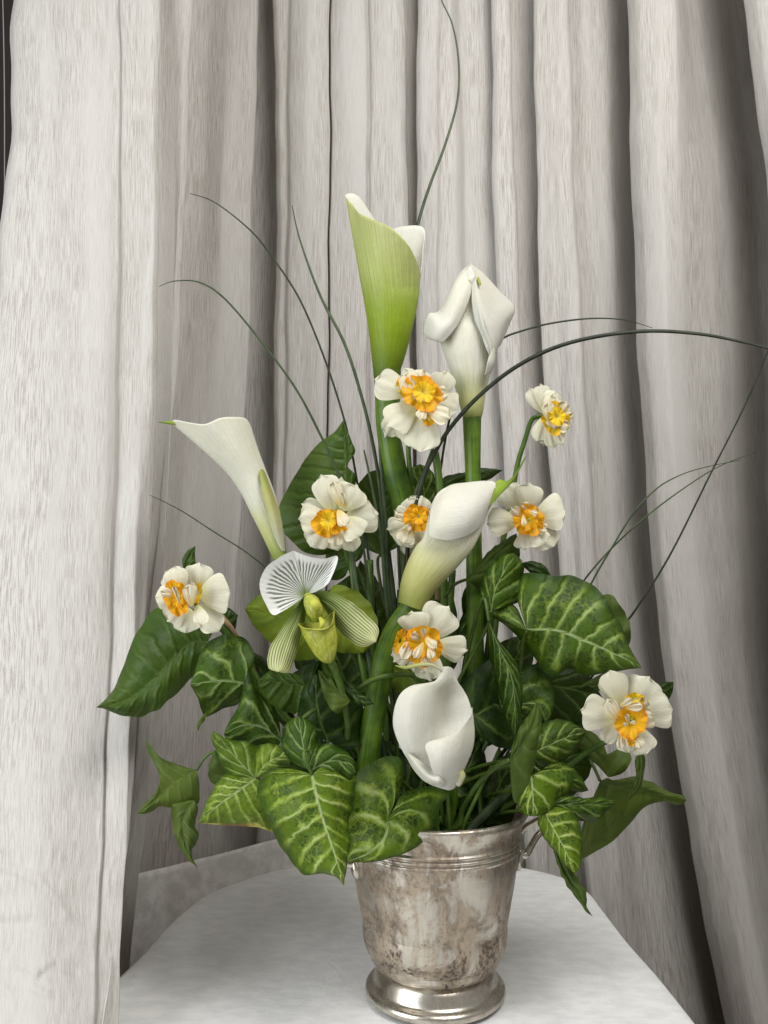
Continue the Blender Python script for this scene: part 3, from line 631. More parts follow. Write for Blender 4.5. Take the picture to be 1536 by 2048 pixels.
leaf('round leaf with a net of pale veins lying over the bucket rim, centre', (775, 1642), [(770, 1675), (745, 1702), (694, 1724)],
     [(769, 1620), (790, 1592), (808, 1550), (800, 1516), (757, 1518), (716, 1548), (698, 1600), (690, 1660), (688, 1708)],
     [(786, 1640), (793, 1615), (803, 1590), (832, 1577), (880, 1574), (898, 1583), (882, 1612), (868, 1655), (836, 1692), (782, 1716), (735, 1725)],
     (-.095, -.130), (.018, .010), 'bright', seed=43, t0=.5, ns=14, nt=80, wave=.004, stalk=[(785, 1600, -.08), (800, 1560, -.06)])
# --- upper back and orchid surround
leaf('tall dark green leaf with its point up behind the middle left daffodil', (690, 1075), [(688, 1010), (693, 940), (690, 890), (686, 841)],
     [(650, 1110), (600, 1098), (566, 1060), (559, 1010), (585, 962), (605, 925), (640, 885), (670, 862)], [(715, 1050), (708, 985), (712, 950), (696, 936), (709, 905), (700, 872)],
     (.015, .010), (.020, -.008), 'plain', seed=44, t0=.08, ns=13, nt=60, wave=.005, dome=.008)
leaf('dark leaf behind the grass blades, between middle daffodils', (760, 1110), [(765, 1050), (765, 990), (780, 935)], [(720, 1090), (712, 1010), (718, 965), (745, 942)], [(800, 1090), (806, 1020), (800, 960)], (.040, .035), (.01, .01), 'plain', seed=45)
leaf('small veined leaf behind the daffodil stems under the top daffodil', (850, 1030), [(848, 980), (840, 928)], [(825, 1010), (812, 970), (820, 938)], [(875, 1010), (874, 965), (858, 936)], (.035, .030), (.008, .008), 'mid', seed=46)
leaf('dark horizontal leaf behind the thick calla stem, tip to the right', (880, 975), [(920, 962), (965, 950), (1006, 940)], [(885, 958), (925, 945), (965, 936)], [(905, 985), (950, 975), (985, 955)], (.03, .02), (.005, .008), 'dark', seed=47)
leaf('yellow-olive leaf spread behind the left of the orchid', (640, 1250), [(590, 1240), (540, 1228), (489, 1218)], [(625, 1195), (575, 1172), (525, 1185), (500, 1205)], [(650, 1300), (600, 1322), (545, 1288), (508, 1252)], (-.035, -.050), (.006, .012), 'olive', seed=48)
leaf('yellow-olive leaf behind the right orchid petal', (655, 1200), [(690, 1240), (710, 1275), (726, 1306)], [(665, 1172), (705, 1178), (745, 1215), (756, 1262), (740, 1295)], [(640, 1240), (650, 1295), (690, 1306)], (-.045, -.045), (.006, .006), 'olive', seed=49)
leaf('olive leaf half hidden under the lowest middle daffodil', (790, 1330), [(810, 1360), (822, 1385)], [(776, 1350), (785, 1375), (805, 1388)], [(835, 1350), (850, 1365), (838, 1382)], (-.055, -.055), (.004, .004), 'olive', seed=50, nt=24, ns=5)
fill = [((640, 1330), (700, 1150), 70, 'dark', .03), ((700, 1400), (640, 1230), 75, 'dark', .015), ((760, 1300), (720, 1120), 55, 'dark', .05), ((860, 1330), (880, 1130), 60, 'dark', .035),  # filler leaves added to darken the gaps between the stems
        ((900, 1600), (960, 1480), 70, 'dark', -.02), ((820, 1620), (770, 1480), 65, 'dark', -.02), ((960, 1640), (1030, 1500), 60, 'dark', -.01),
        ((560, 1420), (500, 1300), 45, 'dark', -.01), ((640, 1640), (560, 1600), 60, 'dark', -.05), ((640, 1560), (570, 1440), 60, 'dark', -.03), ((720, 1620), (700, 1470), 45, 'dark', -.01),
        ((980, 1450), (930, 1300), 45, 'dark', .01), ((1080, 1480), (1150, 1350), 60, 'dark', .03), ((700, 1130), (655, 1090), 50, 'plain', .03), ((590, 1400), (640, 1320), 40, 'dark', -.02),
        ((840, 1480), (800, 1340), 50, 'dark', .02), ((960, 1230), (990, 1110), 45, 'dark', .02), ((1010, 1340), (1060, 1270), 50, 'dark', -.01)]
FILLN = ['filler leaf darkened for the shade behind the orchid pouch', 'dark leaf deep behind the right orchid petal', 'shaded upright leaf behind the vertical grass blades', 'shaded leaf beneath the centre calla spathe',
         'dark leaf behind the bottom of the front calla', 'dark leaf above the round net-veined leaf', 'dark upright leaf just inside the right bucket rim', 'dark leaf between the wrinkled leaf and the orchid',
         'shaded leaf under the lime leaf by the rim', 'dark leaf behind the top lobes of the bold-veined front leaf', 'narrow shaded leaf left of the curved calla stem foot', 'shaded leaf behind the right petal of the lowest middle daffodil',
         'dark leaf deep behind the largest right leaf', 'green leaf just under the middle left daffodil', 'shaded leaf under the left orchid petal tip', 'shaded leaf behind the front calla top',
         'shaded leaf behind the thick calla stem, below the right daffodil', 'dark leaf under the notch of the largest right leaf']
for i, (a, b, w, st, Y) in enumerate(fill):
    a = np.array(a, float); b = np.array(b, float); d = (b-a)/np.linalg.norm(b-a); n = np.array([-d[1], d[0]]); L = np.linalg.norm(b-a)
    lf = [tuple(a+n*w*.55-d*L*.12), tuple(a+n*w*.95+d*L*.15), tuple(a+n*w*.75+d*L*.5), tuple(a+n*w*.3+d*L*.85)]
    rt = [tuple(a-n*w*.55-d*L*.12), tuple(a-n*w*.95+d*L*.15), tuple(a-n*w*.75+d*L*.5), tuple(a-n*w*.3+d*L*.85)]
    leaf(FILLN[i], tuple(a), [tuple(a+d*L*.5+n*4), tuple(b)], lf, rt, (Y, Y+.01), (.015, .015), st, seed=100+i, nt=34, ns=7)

# ------------------------------------------------------------------ grass blades
GR = 'arching grass blades'
def grass(label, pts, w, Ys, mat='grass', tail=None, n=70):
    Y = np.interp(np.linspace(0, 1, len(pts)), np.linspace(0, 1, len(Ys)), Ys)
    W3 = [P(x, y, yy) for (x, y), yy in zip(pts, Y)]
    if tail: W3 += [Vector(q) for q in tail]
    rr = [q/2*mpp(Ys[0], 1100) for q in w]
    o = tube('grass_blade', W3, rr, M[mat], None, 6, n, flat=.45)
    tag(o, label, 'grass blade', GR)
    return o
TL = [(.0, .0, .16)]
grass('tallest grass blade, arching up past the top edge above the green calla', [(876, -25), (885, 5), (905, 50), (917, 120), (915, 200), (890, 290), (860, 370), (836, 448), (815, 560), (800, 700), (795, 900), (800, 1150)], [2.5, 4, 6, 8, 8], [.06, .04, .03], tail=[(-.02, .02, .16)])
grass('grass blade with its tip at upper left, bending over right of the short arch', [(380, 387), (430, 405), (500, 460), (545, 515), (600, 600), (650, 720), (690, 845), (712, 950), (735, 1100), (765, 1350)], [1.5, 4, 4.5, 5, 6], [-.05, 0, .03], 'grass_dark', tail=[(-.04, .02, .16)])
grass('nearly straight grass blade between the left arches and the green calla', [(584, 410), (600, 480), (640, 590), (690, 690), (725, 800), (748, 900), (762, 1000), (775, 1200), (785, 1400)], [1.5, 6, 7, 8, 8], [.0, .01, .01], tail=[(-.03, .01, .16)])
grass('low arching grass blade on the left, tip over the pale curtain fold', [(318, 573), (350, 562), (400, 565), (450, 598), (520, 680), (590, 775), (640, 868), (680, 955), (720, 1060), (755, 1300)], [1.5, 4, 5, 6, 6], [-.08, -.04, .0], tail=[(-.03, .0, .16)])
grass('thin faint grass blade ending left above the left daffodil', [(299, 990), (360, 1020), (430, 1065), (500, 1110), (545, 1155), (640, 1300)], [1.2, 3, 3, 3], [-.08, -.04, .0], tail=[(-.03, .02, .16)], n=40)
grass('short arching blade at right, tip above the long thick arch', [(1305, 656), (1250, 640), (1180, 637), (1100, 647), (1040, 663), (1005, 677), (960, 710), (910, 800), (880, 950), (860, 1200)], [1.2, 4, 4.5, 5, 5], [.05, .04, .04], 'grass_dark', tail=[(.02, .04, .16)])
grass('long thick dark blade arching across to the right edge', [(1600, 722), (1536, 697), (1480, 683), (1400, 668), (1300, 662), (1200, 672), (1110, 695), (1030, 735), (960, 790), (905, 850), (870, 905), (840, 980), (815, 1150)], [3, 8, 9, 9, 9], [-.06, -.04, -.02], 'grass_dark', tail=[(.0, -.02, .16)])
grass('straight thin black blade running down from the right edge', [(1545, 680), (1534, 706), (1490, 810), (1420, 950), (1340, 1110), (1272, 1218), (1240, 1262), (1150, 1400)], [3, 3.5, 4.5, 5], [-.02, .0, .01], 'grass_dark', tail=[(.03, .0, .16)])
grass('thin blade at right with its tip above the largest leaf, flatter of two', [(1511, 905), (1440, 932), (1370, 975), (1290, 1035), (1220, 1100), (1165, 1165), (1110, 1250), (1020, 1450)], [1.2, 3, 4, 5], [-.02, -.01, .0], tail=[(.03, .01, .16)])
grass('thin curved blade at right crossing the flatter one', [(1480, 920), (1400, 937), (1350, 955), (1310, 980), (1268, 1025), (1222, 1098), (1180, 1172), (1120, 1300), (1030, 1480)], [1.2, 3, 4, 5], [.01, .01, .01], tail=[(.03, .02, .16)])
grass('upright blade just left of the green calla stem', [(752, 745), (757, 830), (762, 930), (772, 1060), (785, 1250)], [5, 8, 8], [.0, -.005, -.005], tail=[(-.01, -.01, .16)])
grass('upright blade passing behind the middle left daffodil', [(728, 900), (745, 980), (765, 1100), (778, 1260)], [3, 8, 9], [-.01, -.012, -.01], tail=[(-.02, -.01, .16)], n=40)
grass('slim pale upright blade right of the orchid', [(700, 1060), (708, 1140), (722, 1230), (740, 1330), (748, 1420)], [9, 11, 10], [-.02, -.03, -.03], tail=[(-.03, -.03, .16)], n=40)
grass('straight upright blade beneath the top daffodil, leaning right', [(868, 890), (850, 940), (832, 985), (815, 1050), (810, 1200)], [6, 8, 8], [-.012, -.01, -.01], tail=[(-.01, .0, .16)], n=40)
grass('upright green blade in the middle of the stems above the curved calla stem', [(770, 1050), (788, 1200), (800, 1330), (805, 1450)], [9, 12, 9], [.01, .01, .0], tail=[(-.01, .01, .16)], n=40)
grass('short broad blade rising from the right of the bucket mouth', [(1060, 1535), (1010, 1590), (965, 1635), (935, 1665)], [6, 20, 20, 14], [-.02, -.03, -.035], n=30)

# ------------------------------------------------------------------ callas
def oval(xl, yl, xr, yr, Y, k, n=14, off=0):
    cx, cy = (xl+xr)/2, (yl+yr)/2; hx, hy = (xr-xl)/2, (yr-yl)/2
    half = math.hypot(hx, hy)*mpp(Y)*k; out = []
    for i in range(n):
        a = 2*PI*i/n            # 0 right, quarter: front
        out.append((cx+hx*math.cos(a), cy+hy*math.cos(a), Y-half*math.sin(a)))
    return out
def spathe(name, parent, secs, rim, mats, rows=56, cols=84, thick=.0007, ruff=0, vscale=None):
    G = [list(s) for s in secs]
    if rim: G.append(rim)
    A = np.array(G, float)
    A = cr_uniform(A, rows)                                   # along
    B = np.concatenate([A[:, -2:], A, A[:, :3]], axis=1)      # wrap around
    n = A.shape[1]; V = []; UV = []
    for i in range(rows):
        ring = B[i]
        for j in range(cols):
            u = j/cols*n+2; k = int(u); s = u-k
            a, b, c, d = ring[k-1], ring[k], ring[k+1], ring[k+2]
            p = .5*((2*b)+(-a+c)*s+(2*a-5*b+4*c-d)*s*s+(-a+3*b-3*c+d)*s**3)
            V.append(P(p[0], p[1], p[2])); UV.append((j/cols, i/(rows-1)))
    o = link(name, V, [f[::-1] for f in gridfaces(rows, cols, True)], None, parent, UV, mats=mats)
    m = o.modifiers.new('t', 'SOLIDIFY'); m.thickness = thick; m.offset = 0; m.use_rim = True
    if len(mats) > 1: m.material_offset = 1; m.material_offset_rim = 1
    return o
def patch(name, parent, rowsp, mat, nr=30, nc=24, thick=.0006, mats=None, flip=False):
    A = cr_uniform(np.array(rowsp, float), nr)
    A = np.swapaxes(cr_uniform(np.swapaxes(A, 0, 1), nc), 0, 1)
    V = [P(*A[i, j]) for i in range(nr) for j in range(nc)]
    UV = [(j/(nc-1), i/(nr-1)) for i in range(nr) for j in range(nc)]
    f = gridfaces(nr, nc)
    if flip: f = [q[::-1] for q in f]
    o = link(name, V, f, mat, parent, UV, mats=mats)
    if thick:
        m = o.modifiers.new('t', 'SOLIDIFY'); m.thickness = thick; m.offset = 0
        if mats and len(mats) > 1: m.material_offset = 1; m.material_offset_rim = 1
    return o
def pxtube(name, pts, w, mat, parent, n=40, seg=14, end=None):
    W3 = [P(*p) for p in pts]
    if end is not None: W3.append(Vector(end))
    return tube(name, W3, [q/2*mpp(pts[0][2], 1100) for q in w], mat, parent, seg, n)
CG = 'calla lilies in the silver bucket'
# 1: tall green-backed
Y1 = .0
t = thing('calla_lily', P(772, 745, Y1), 'tallest calla lily, green-backed with a white lip, turned away', 'flower', CG)
rim = [(841, 545, -.006), (832, 520, -.026), (815, 488, -.040), (783, 456, -.044), (748, 440, -.036), (722, 428, -.022), (708, 412, -.006),
       (691, 390, .008), (716, 392, .020), (747, 436, .032), (768, 470, .040), (795, 455, .042), (846, 455, .030), (846, 500, .012)]
spathe('spathe', t, [oval(750, 775, 798, 775, Y1, 1), oval(747, 745, 800, 745, Y1, 1), oval(743, 705, 812, 705, Y1, .95), oval(736, 650, 826, 650, Y1, .92), oval(727, 595, 836, 600, Y1, .9), oval(716, 535, 839, 572, Y1, .85)], rim, [M['calla_green'], M['calla_inner']])
pxtube('stem', [(772, 700, Y1), (774, 760, Y1), (776, 850, Y1), (788, 930, .0), (806, 1010, .005), (822, 1120, .01), (826, 1300, .01)], [50, 50, 48, 50, 44, 40, 36], M['stem_thick'], t, end=(.0, .01, .16))
# 2: wilted white
Y2 = -.005
t = thing('calla_lily', P(944, 825, Y2), 'wilted white calla lily with folded crumpled lip, right of the tallest one', 'flower', CG)
rim = [(985, 590, -.005), (972, 575, -.020), (958, 560, -.030), (945, 552, -.034), (930, 562, -.030), (912, 580, -.022), (900, 600, -.010),
       (905, 585, .010), (920, 560, .018), (930, 545, .022), (942, 530, .024), (955, 540, .022), (968, 555, .016), (980, 572, .008)]
spathe('spathe', t, [oval(929, 838, 961, 838, Y2, 1), oval(923, 822, 966, 822, Y2, 1), oval(912, 780, 972, 780, Y2, .95), oval(898, 735, 984, 735, Y2, .95), oval(884, 695, 992, 695, Y2, .9), oval(876, 660, 1000, 655, Y2, .8), oval(884, 625, 996, 615, Y2, .75)], rim, [M['calla_white'], M['calla_inner']])
patch('lip_fold', t, [[(942, 527, -.014), (932, 540, -.026), (938, 562, -.034), (946, 572, -.034)],
                      [(915, 552, -.012), (908, 575, -.030), (920, 600, -.038), (936, 606, -.034)],
                      [(880, 619, -.008), (884, 626, -.028), (900, 640, -.040), (920, 642, -.035)],
                      [(856, 628, -.006), (866, 642, -.028), (882, 658, -.040), (902, 668, -.036)],
                      [(847, 660, -.008), (858, 670, -.024), (870, 677, -.034), (886, 684, -.034)],
                      [(852, 674, -.014), (862, 679, -.022), (870, 681, -.028), (878, 684, -.030)]], M['calla_pure'])
patch('lip_fold', t, [[(940, 527, -.014), (946, 540, -.028), (950, 556, -.036), (944, 570, -.035)],
                      [(965, 545, -.010), (960, 566, -.032), (956, 592, -.042), (944, 606, -.036)],
                      [(1000, 583, -.002), (985, 604, -.028), (970, 630, -.042), (950, 640, -.036)],
                      [(1029, 614, .006), (1008, 632, -.020), (985, 656, -.038), (962, 668, -.037)],
                      [(1018, 650, .004), (1005, 664, -.016), (992, 684, -.032), (972, 696, -.036)],
                      [(1002, 688, -.002), (996, 696, -.014), (990, 706, -.026), (980, 712, -.032)]], M['calla_pure'])
pxtube('lip_ridge', [(950, 566, -.036), (956, 605, -.040), (966, 650, -.041), (980, 690, -.036), (984, 722, -.030)], [2, 6, 7, 6, 3], M['calla_pure'], t, 30, 10)
patch('lip_fold', t, [[(990, 690, -.030), (985, 700, -.034), (978, 712, -.036)], [(990, 720, -.028), (984, 725, -.034), (974, 728, -.036)], [(983, 745, -.024), (978, 748, -.028), (970, 750, -.030)]], M['calla_pure'], 12, 10)
pxtube('spadix', [(956, 556, -.036), (959, 564, -.040), (960, 570, -.041)], [5, 6, 4], M['pouch'], t, 10, 8)
pxtube('stem', [(944, 800, Y2), (944, 830, Y2), (945, 900, Y2), (947, 1000, .0), (948, 1100, .0), (950, 1250, .005), (948, 1400, .01)], [42, 38, 32, 31, 34, 34, 34], M['stem_thick'], t, end=(.02, .02, .16))
# 3: left
Y3 = -.02
t = thing('calla_lily', P(562, 1115, Y3), 'white calla lily trumpet leaning out to the upper left with a thin green tip', 'flower', CG)
rim = [(503, 858, -.024), (492, 838, -.040), (470, 834, -.050), (440, 836, -.056), (410, 848, -.056), (378, 845, -.050), (350, 840, -.040),
       (343, 846, -.030), (362, 856, -.018), (392, 868, -.004), (425, 872, .006), (455, 868, .006), (480, 864, .0), (498, 866, -.010)]
spathe('spathe', t, [oval(548, 1122, 574, 1112, Y3, 1), oval(528, 1078, 568, 1072, Y3, 1), oval(504, 1030, 560, 1026, Y3, 1), oval(480, 982, 548, 984, Y3, .95), oval(450, 942, 532, 942, -.021, .9), oval(398, 893, 515, 896, -.023, .8)], rim, [M['calla_white'], M['calla_inner']])
patch('overlap', t, [[(518, 945, -.040), (523, 938, -.040), (530, 945, -.034)], [(524, 985, -.044), (535, 980, -.044), (547, 990, -.032)], [(536, 1030, -.042), (549, 1030, -.044), (562, 1035, -.030)],
                     [(548, 1070, -.036), (558, 1070, -.038), (567, 1072, -.028)], [(563, 1103, -.026), (567, 1103, -.028), (571, 1104, -.024)]], M['calla_cream'], 30, 12)
for k, (x, y) in enumerate([(514, 942), (516, 955), (518, 968), (534, 1008), (533, 1016), (519, 950)]):
    pass
pxtube('tip', [(352, 846, -.034), (340, 845, -.036), (328, 845, -.037), (316, 844, -.038)], [10, 8, 4, 1.5], M['calla_tip'], t, 14, 8)
pxtube('stem', [(558, 1108, Y3), (572, 1145, Y3), (600, 1210, -.01), (650, 1330, .0), (700, 1450, .0)], [22, 26, 28, 28, 28], M['stem_thick'], t, end=(-.03, -.0, .16))
# 4: centre
Y4 = -.055
t = thing('calla_lily', P(822, 1215, Y4), 'cream-backed calla lily in the centre opening up to the right, with a green pointed tip', 'flower', CG)
rim = [(972, 1036, -.062), (955, 1054, -.070), (930, 1068, -.076), (900, 1076, -.078), (875, 1074, -.076), (862, 1062, -.070), (858, 1040, -.064),
       (862, 1012, -.060), (878, 984, -.058), (905, 970, -.056), (938, 965, -.054), (968, 963, -.052), (990, 966, -.052), (988, 1000, -.058)]
spathe('spathe', t, [oval(797, 1205, 848, 1224, Y4, 1), oval(802, 1165, 862, 1195, Y4, .95), oval(815, 1125, 888, 1163, Y4, .9), oval(832, 1093, 918, 1130, Y4-.004, .6), oval(848, 1072, 948, 1092, Y4-.010, .36)], rim, [M['calla_cream'], M['calla_pure']], rows=60)
patch('lip_fold', t, [[(858, 1073, -.079), (858, 1050, -.078), (861, 1022, -.070), (868, 1000, -.060), (876, 986, -.052)],
                      [(874, 1079, -.082), (878, 1050, -.086), (884, 1015, -.082), (894, 988, -.070), (902, 970, -.055)],
                      [(902, 1081, -.083), (908, 1050, -.089), (914, 1015, -.086), (924, 988, -.074), (934, 965, -.054)],
                      [(932, 1073, -.080), (938, 1045, -.086), (944, 1014, -.084), (954, 988, -.072), (964, 962, -.052)],
                      [(956, 1057, -.074), (960, 1034, -.078), (966, 1008, -.076), (974, 986, -.066), (982, 963, -.050)],
                      [(971, 1036, -.064), (974, 1022, -.067), (980, 1003, -.066), (986, 984, -.060), (992, 967, -.050)]], M['calla_pure'], 40, 30)
patch('tip', t, [[(985, 968, -.040), (975, 990, -.056), (967, 1028, -.062)], [(1000, 959, -.042), (992, 980, -.056), (978, 1015, -.060)], [(1015, 962, -.045), (1010, 972, -.054), (1000, 990, -.056)],
                 [(1032, 945, -.048), (1030, 952, -.052), (1026, 962, -.052)], [(1051, 912, -.050), (1051, 914, -.050), (1051, 917, -.050)]], M['calla_tip'], 26, 12)
pxtube('stem', [(826, 1200, Y4), (816, 1225, Y4), (790, 1262, -.055), (768, 1320, -.055), (755, 1390, -.055), (742, 1470, -.052), (733, 1560, -.048), (725, 1640, -.045)], [46, 46, 44, 44, 44, 44, 44], M['stem_thick'], t, 60)
# 5: front
Y5 = -.115
t = thing('calla_lily', P(905, 1565, Y5), 'white calla lily facing forward at the front, its wide lip wrapping over to the right', 'flower', CG)
patch('spathe', t, [   # inner face of the lip, top to bottom; columns left to right
    [(878, 1337, -.116), (885, 1334, -.119), (893, 1333, -.120), (900, 1334, -.119), (906, 1338, -.116)],
    [(869, 1363, -.118), (878, 1359, -.121), (890, 1360, -.120), (903, 1362, -.116), (915, 1362, -.114)],
    [(822, 1372, -.118), (846, 1374, -.122), (870, 1384, -.119), (898, 1388, -.106), (928, 1382, -.112)],
    [(796, 1396, -.118), (826, 1404, -.124), (862, 1415, -.118), (892, 1418, -.103), (938, 1402, -.112)],
    [(786, 1444, -.116), (818, 1450, -.124), (858, 1455, -.116), (894, 1450, -.102), (946, 1436, -.112)],
    [(798, 1487, -.116), (824, 1492, -.121), (856, 1498, -.116), (900, 1492, -.108), (948, 1480, -.112)],
    [(822, 1528, -.114), (842, 1530, -.116), (866, 1532, -.112), (900, 1530, -.108), (934, 1520, -.110)],
    [(852, 1564, -.112), (866, 1562, -.112), (880, 1562, -.110), (900, 1562, -.108), (920, 1550, -.108)],
    [(882, 1576, -.114), (888, 1578, -.114), (894, 1578, -.114), (902, 1576, -.112), (910, 1570, -.112)]], M['calla_pure'], 60, 40, .0007)
patch('wrap', t, [      # lip wrapping across the front
    [(944, 1415, -.112), (943, 1428, -.116), (942, 1434, -.118), (940, 1440, -.118)],
    [(947, 1440, -.112), (930, 1452, -.128), (915, 1462, -.134), (900, 1470, -.134)],
    [(949, 1468, -.112), (925, 1478, -.134), (890, 1484, -.142), (853, 1487, -.136)],
    [(945, 1498, -.112), (918, 1508, -.136), (884, 1514, -.144), (857, 1514, -.140)],
    [(932, 1530, -.112), (912, 1536, -.132), (886, 1542, -.140), (866, 1544, -.138)],
    [(920, 1556, -.112), (906, 1562, -.126), (890, 1566, -.130), (878, 1564, -.130)],
    [(912, 1572, -.114), (905, 1578, -.120), (896, 1580, -.122), (886, 1576, -.124)]], M['calla_pure'], 46, 34, .0007)
patch('lip_roll', t, [
    [(810, 1508, -.114), (816, 1508, -.124), (820, 1508, -.122)], [(828, 1540, -.116), (838, 1538, -.132), (846, 1526, -.128)], [(850, 1563, -.116), (858, 1556, -.136), (866, 1540, -.130)],
    [(870, 1570, -.124), (876, 1564, -.140), (880, 1550, -.136)], [(884, 1575, -.124), (888, 1568, -.134), (886, 1553, -.130)]], M['calla_pure'], 26, 14)
pxtube('stem', [(905, 1556, -.100), (914, 1562, -.098), (916, 1540, -.080), (900, 1530, -.05), (905, 1600, -.03)], [24, 26, 22, 22, 22], M['stem_thick'], t, 30, end=(.01, -.02, .16))
pxtube('bud_base', [(916, 1534, -.112), (921, 1550, -.118), (914, 1570, -.118)], [6, 20, 12], M['calla_cream'], t, 16, 14)

# ------------------------------------------------------------------ daffodils
DG = 'double daffodils in the bucket'
def petal(parent, b, tp, w, Y0, lift=.006, dome=.0016, ruff=.0006, seed=0, mat='petal', name='petal', curl=0, wide=.55, nt=18, ns=7, twist=0, notch=.0):
    r = random.Random(seed); b = np.array(b, float); tp = np.array(tp, float); a = tp-b; L = np.linalg.norm(a); n = np.array([-a[1], a[0]])/L
    ph = [r.uniform(0, 6.28) for _ in range(4)]; bend = r.uniform(-.06, .06)*L
    V = []; UV = []; dome *= min(1, w/45); ruff *= 1.0 if w > 34 else 1.3
    for i in range(nt):
        t = i/(nt-1); wp = (t+.02)**wide*math.sqrt(max(0, 1-t**5.5))*1.16*w/2
        if i == nt-1: wp = w*.03
        for j in range(-ns, ns+1):
            s = j/ns
            wj = wp*(1+.03*math.sin(t*7+ph[0]+s))
            back = -.06*L*(s*s)*max(0, t-.6)/.4*(1-notch)
            p = b+a*t+n*(s*wj+bend*t*t)+a/L*(back+L*.03*math.sin(5*s+ph[1])*t**3)
            Y = Y0-lift*math.sin(t*PI/2)-dome*(1-s*s)*math.sin(PI*min(t*.9+.05, 1))+curl*t*t*t + twist*s*t
            Y += ruff*t*(math.sin(6*s+ph[2]+t*3)+.7*math.sin(11*s+ph[3]))-.0010*math.exp(-(s*4)**2)*t*(1-t*.5)
            V.append(P(p[0], p[1], Y)); UV.append((.5+s*.5, t))
    return link(name, V, gridfaces(nt, 2*ns+1), M[mat], parent, UV)
def corona(parent, c, rx, ry, rot, Y0, depth=.008, seed=0, mat='corona', arc=(0, 2*PI), r0=.18, ruff=.10, na=72, nr=10):
    r = random.Random(seed); ph = [r.uniform(0, 6.28) for _ in range(5)]
    V = []; UV = []; cr, sr = math.cos(rot), math.sin(rot)
    for i in range(nr):
        q = i/(nr-1)
        for k in range(na):
            th = arc[0]+(arc[1]-arc[0])*k/(na-1)
            R = (r0+(1-r0)*q*(1+.10*math.sin(2*th+ph[3])))*(1+ruff*q*q*(math.sin(5*th+ph[0])+.7*math.sin(8*th+ph[1])+.5*math.sin(21*th+ph[2]))*.5)+.05*q*(1-q)*math.sin(6*th+ph[4])
            x = R*rx*math.cos(th); y = R*ry*math.sin(th)
            Y = Y0-depth*q**.6+.0026*q*q*(math.sin(4*th+ph[3])+.6*math.sin(9*th+ph[4])+.4*math.sin(16*th+ph[0]))
            V.append(P(c[0]+x*cr-y*sr, c[1]+x*sr+y*cr, Y)); UV.append((k/na*3, q))
    return link('corona', V, gridfaces(nr, na), M[mat], parent, UV)
def daffodil(label, c, Y, outer, inner, coronas, stem, seed, frill=5, fr=22):
    t = thing('daffodil', P(c[0], c[1], Y+.012), label, 'flower', DG)
    for k, p in enumerate(outer):
        b, tp, w = p[0], p[1], p[2]; dz = p[3] if len(p) > 3 else 0; lift = p[4] if len(p) > 4 else .006
        petal(t, b, tp, w, Y+dz, lift, seed=seed*31+k, twist=.0008*((k % 3)-1)*2)
    for k, q in enumerate(coronas): corona(t, q[0], q[1], q[2], q[3], Y+q[4], depth=q[5], seed=seed*7+k, mat=q[6])
    for k, p in enumerate(inner):
        dz = p[3] if len(p) > 3 else -.016; lift = p[4] if len(p) > 4 else .006
        petal(t, p[0], p[1], p[2], Y+dz, lift, .0012, .0012, seed=seed*57+k, mat='petal_inner' if len(p) < 6 else p[5], nt=13, ns=6)
    r = random.Random(seed*5); x0, y0 = coronas[0][0]
    for k in range((frill+1)//2):                                    # small crumpled petal pieces in the heart
        a = 2*PI*k/frill+r.uniform(-.4, .4); q = r.uniform(.1, .5)*fr
        b = (x0+q*.3*math.cos(a), y0+q*.3*math.sin(a)); e = (x0+(q+fr*.42)*math.cos(a), y0+(q+fr*.42)*math.sin(a))
        petal(t, b, e, fr*r.uniform(.7, 1.2), Y-.013-.002*r.random(), .003, .0006, .0012, seed=seed*91+k, mat=r.choice(['petal_inner', 'petal_inner', 'corona_yellow']), nt=8, ns=3)
    petal(t, (c[0]-3, c[1]), (c[0]+5, c[1]+3), 8, Y-.012, .003, seed=seed, mat='center', name='stamen', nt=6, ns=2)
    if stem:
        W3 = [P(c[0], c[1], Y+.010), P(c[0], c[1]+6, Y+.022)]+[P(*q) for q in stem[0]]
        e = Vector(stem[1]); W3.append(e)
        tube('stem', W3, [.0032, .0026, .0028, .0032, .0032], M['stem'], t, 10, 50)
    return t
O, YL = 'corona', 'corona_yellow'
daffodil('highest middle daffodil, in front of the tallest calla stem', (838, 795), -.035,
  [((812, 800), (767, 872), 46, .010), ((825, 820), (805, 885), 50, .008), ((870, 800), (893, 742), 58, .006), ((835, 790), (806, 738), 40, .007), ((865, 800), (914, 822), 70, .004), ((845, 820), (846, 904), 82, .0), ((818, 786), (748, 762), 72, -.002), ((830, 812), (775, 852), 74, -.004)],
  [((822, 800), (812, 742), 44, -.010), ((835, 790), (850, 738), 42, -.006), ((862, 792), (896, 784), 36, -.010), ((850, 815), (900, 838), 42, -.012), ((850, 815), (838, 838), 26, -.014)],
  [((844, 786), 40, 36, .2, -.010, .008, O), ((848, 784), 24, 20, .9, -.016, .006, YL), ((858, 838), 14, 13, .9, -.008, .004, O), ((805, 775), 10, 22, -.3, -.004, .004, YL)],
  ([(818, 880, -.01), (820, 950, .0), (824, 1050, .01), (830, 1200, .01)], (.0, .0, .16)), 1, 5, 24)
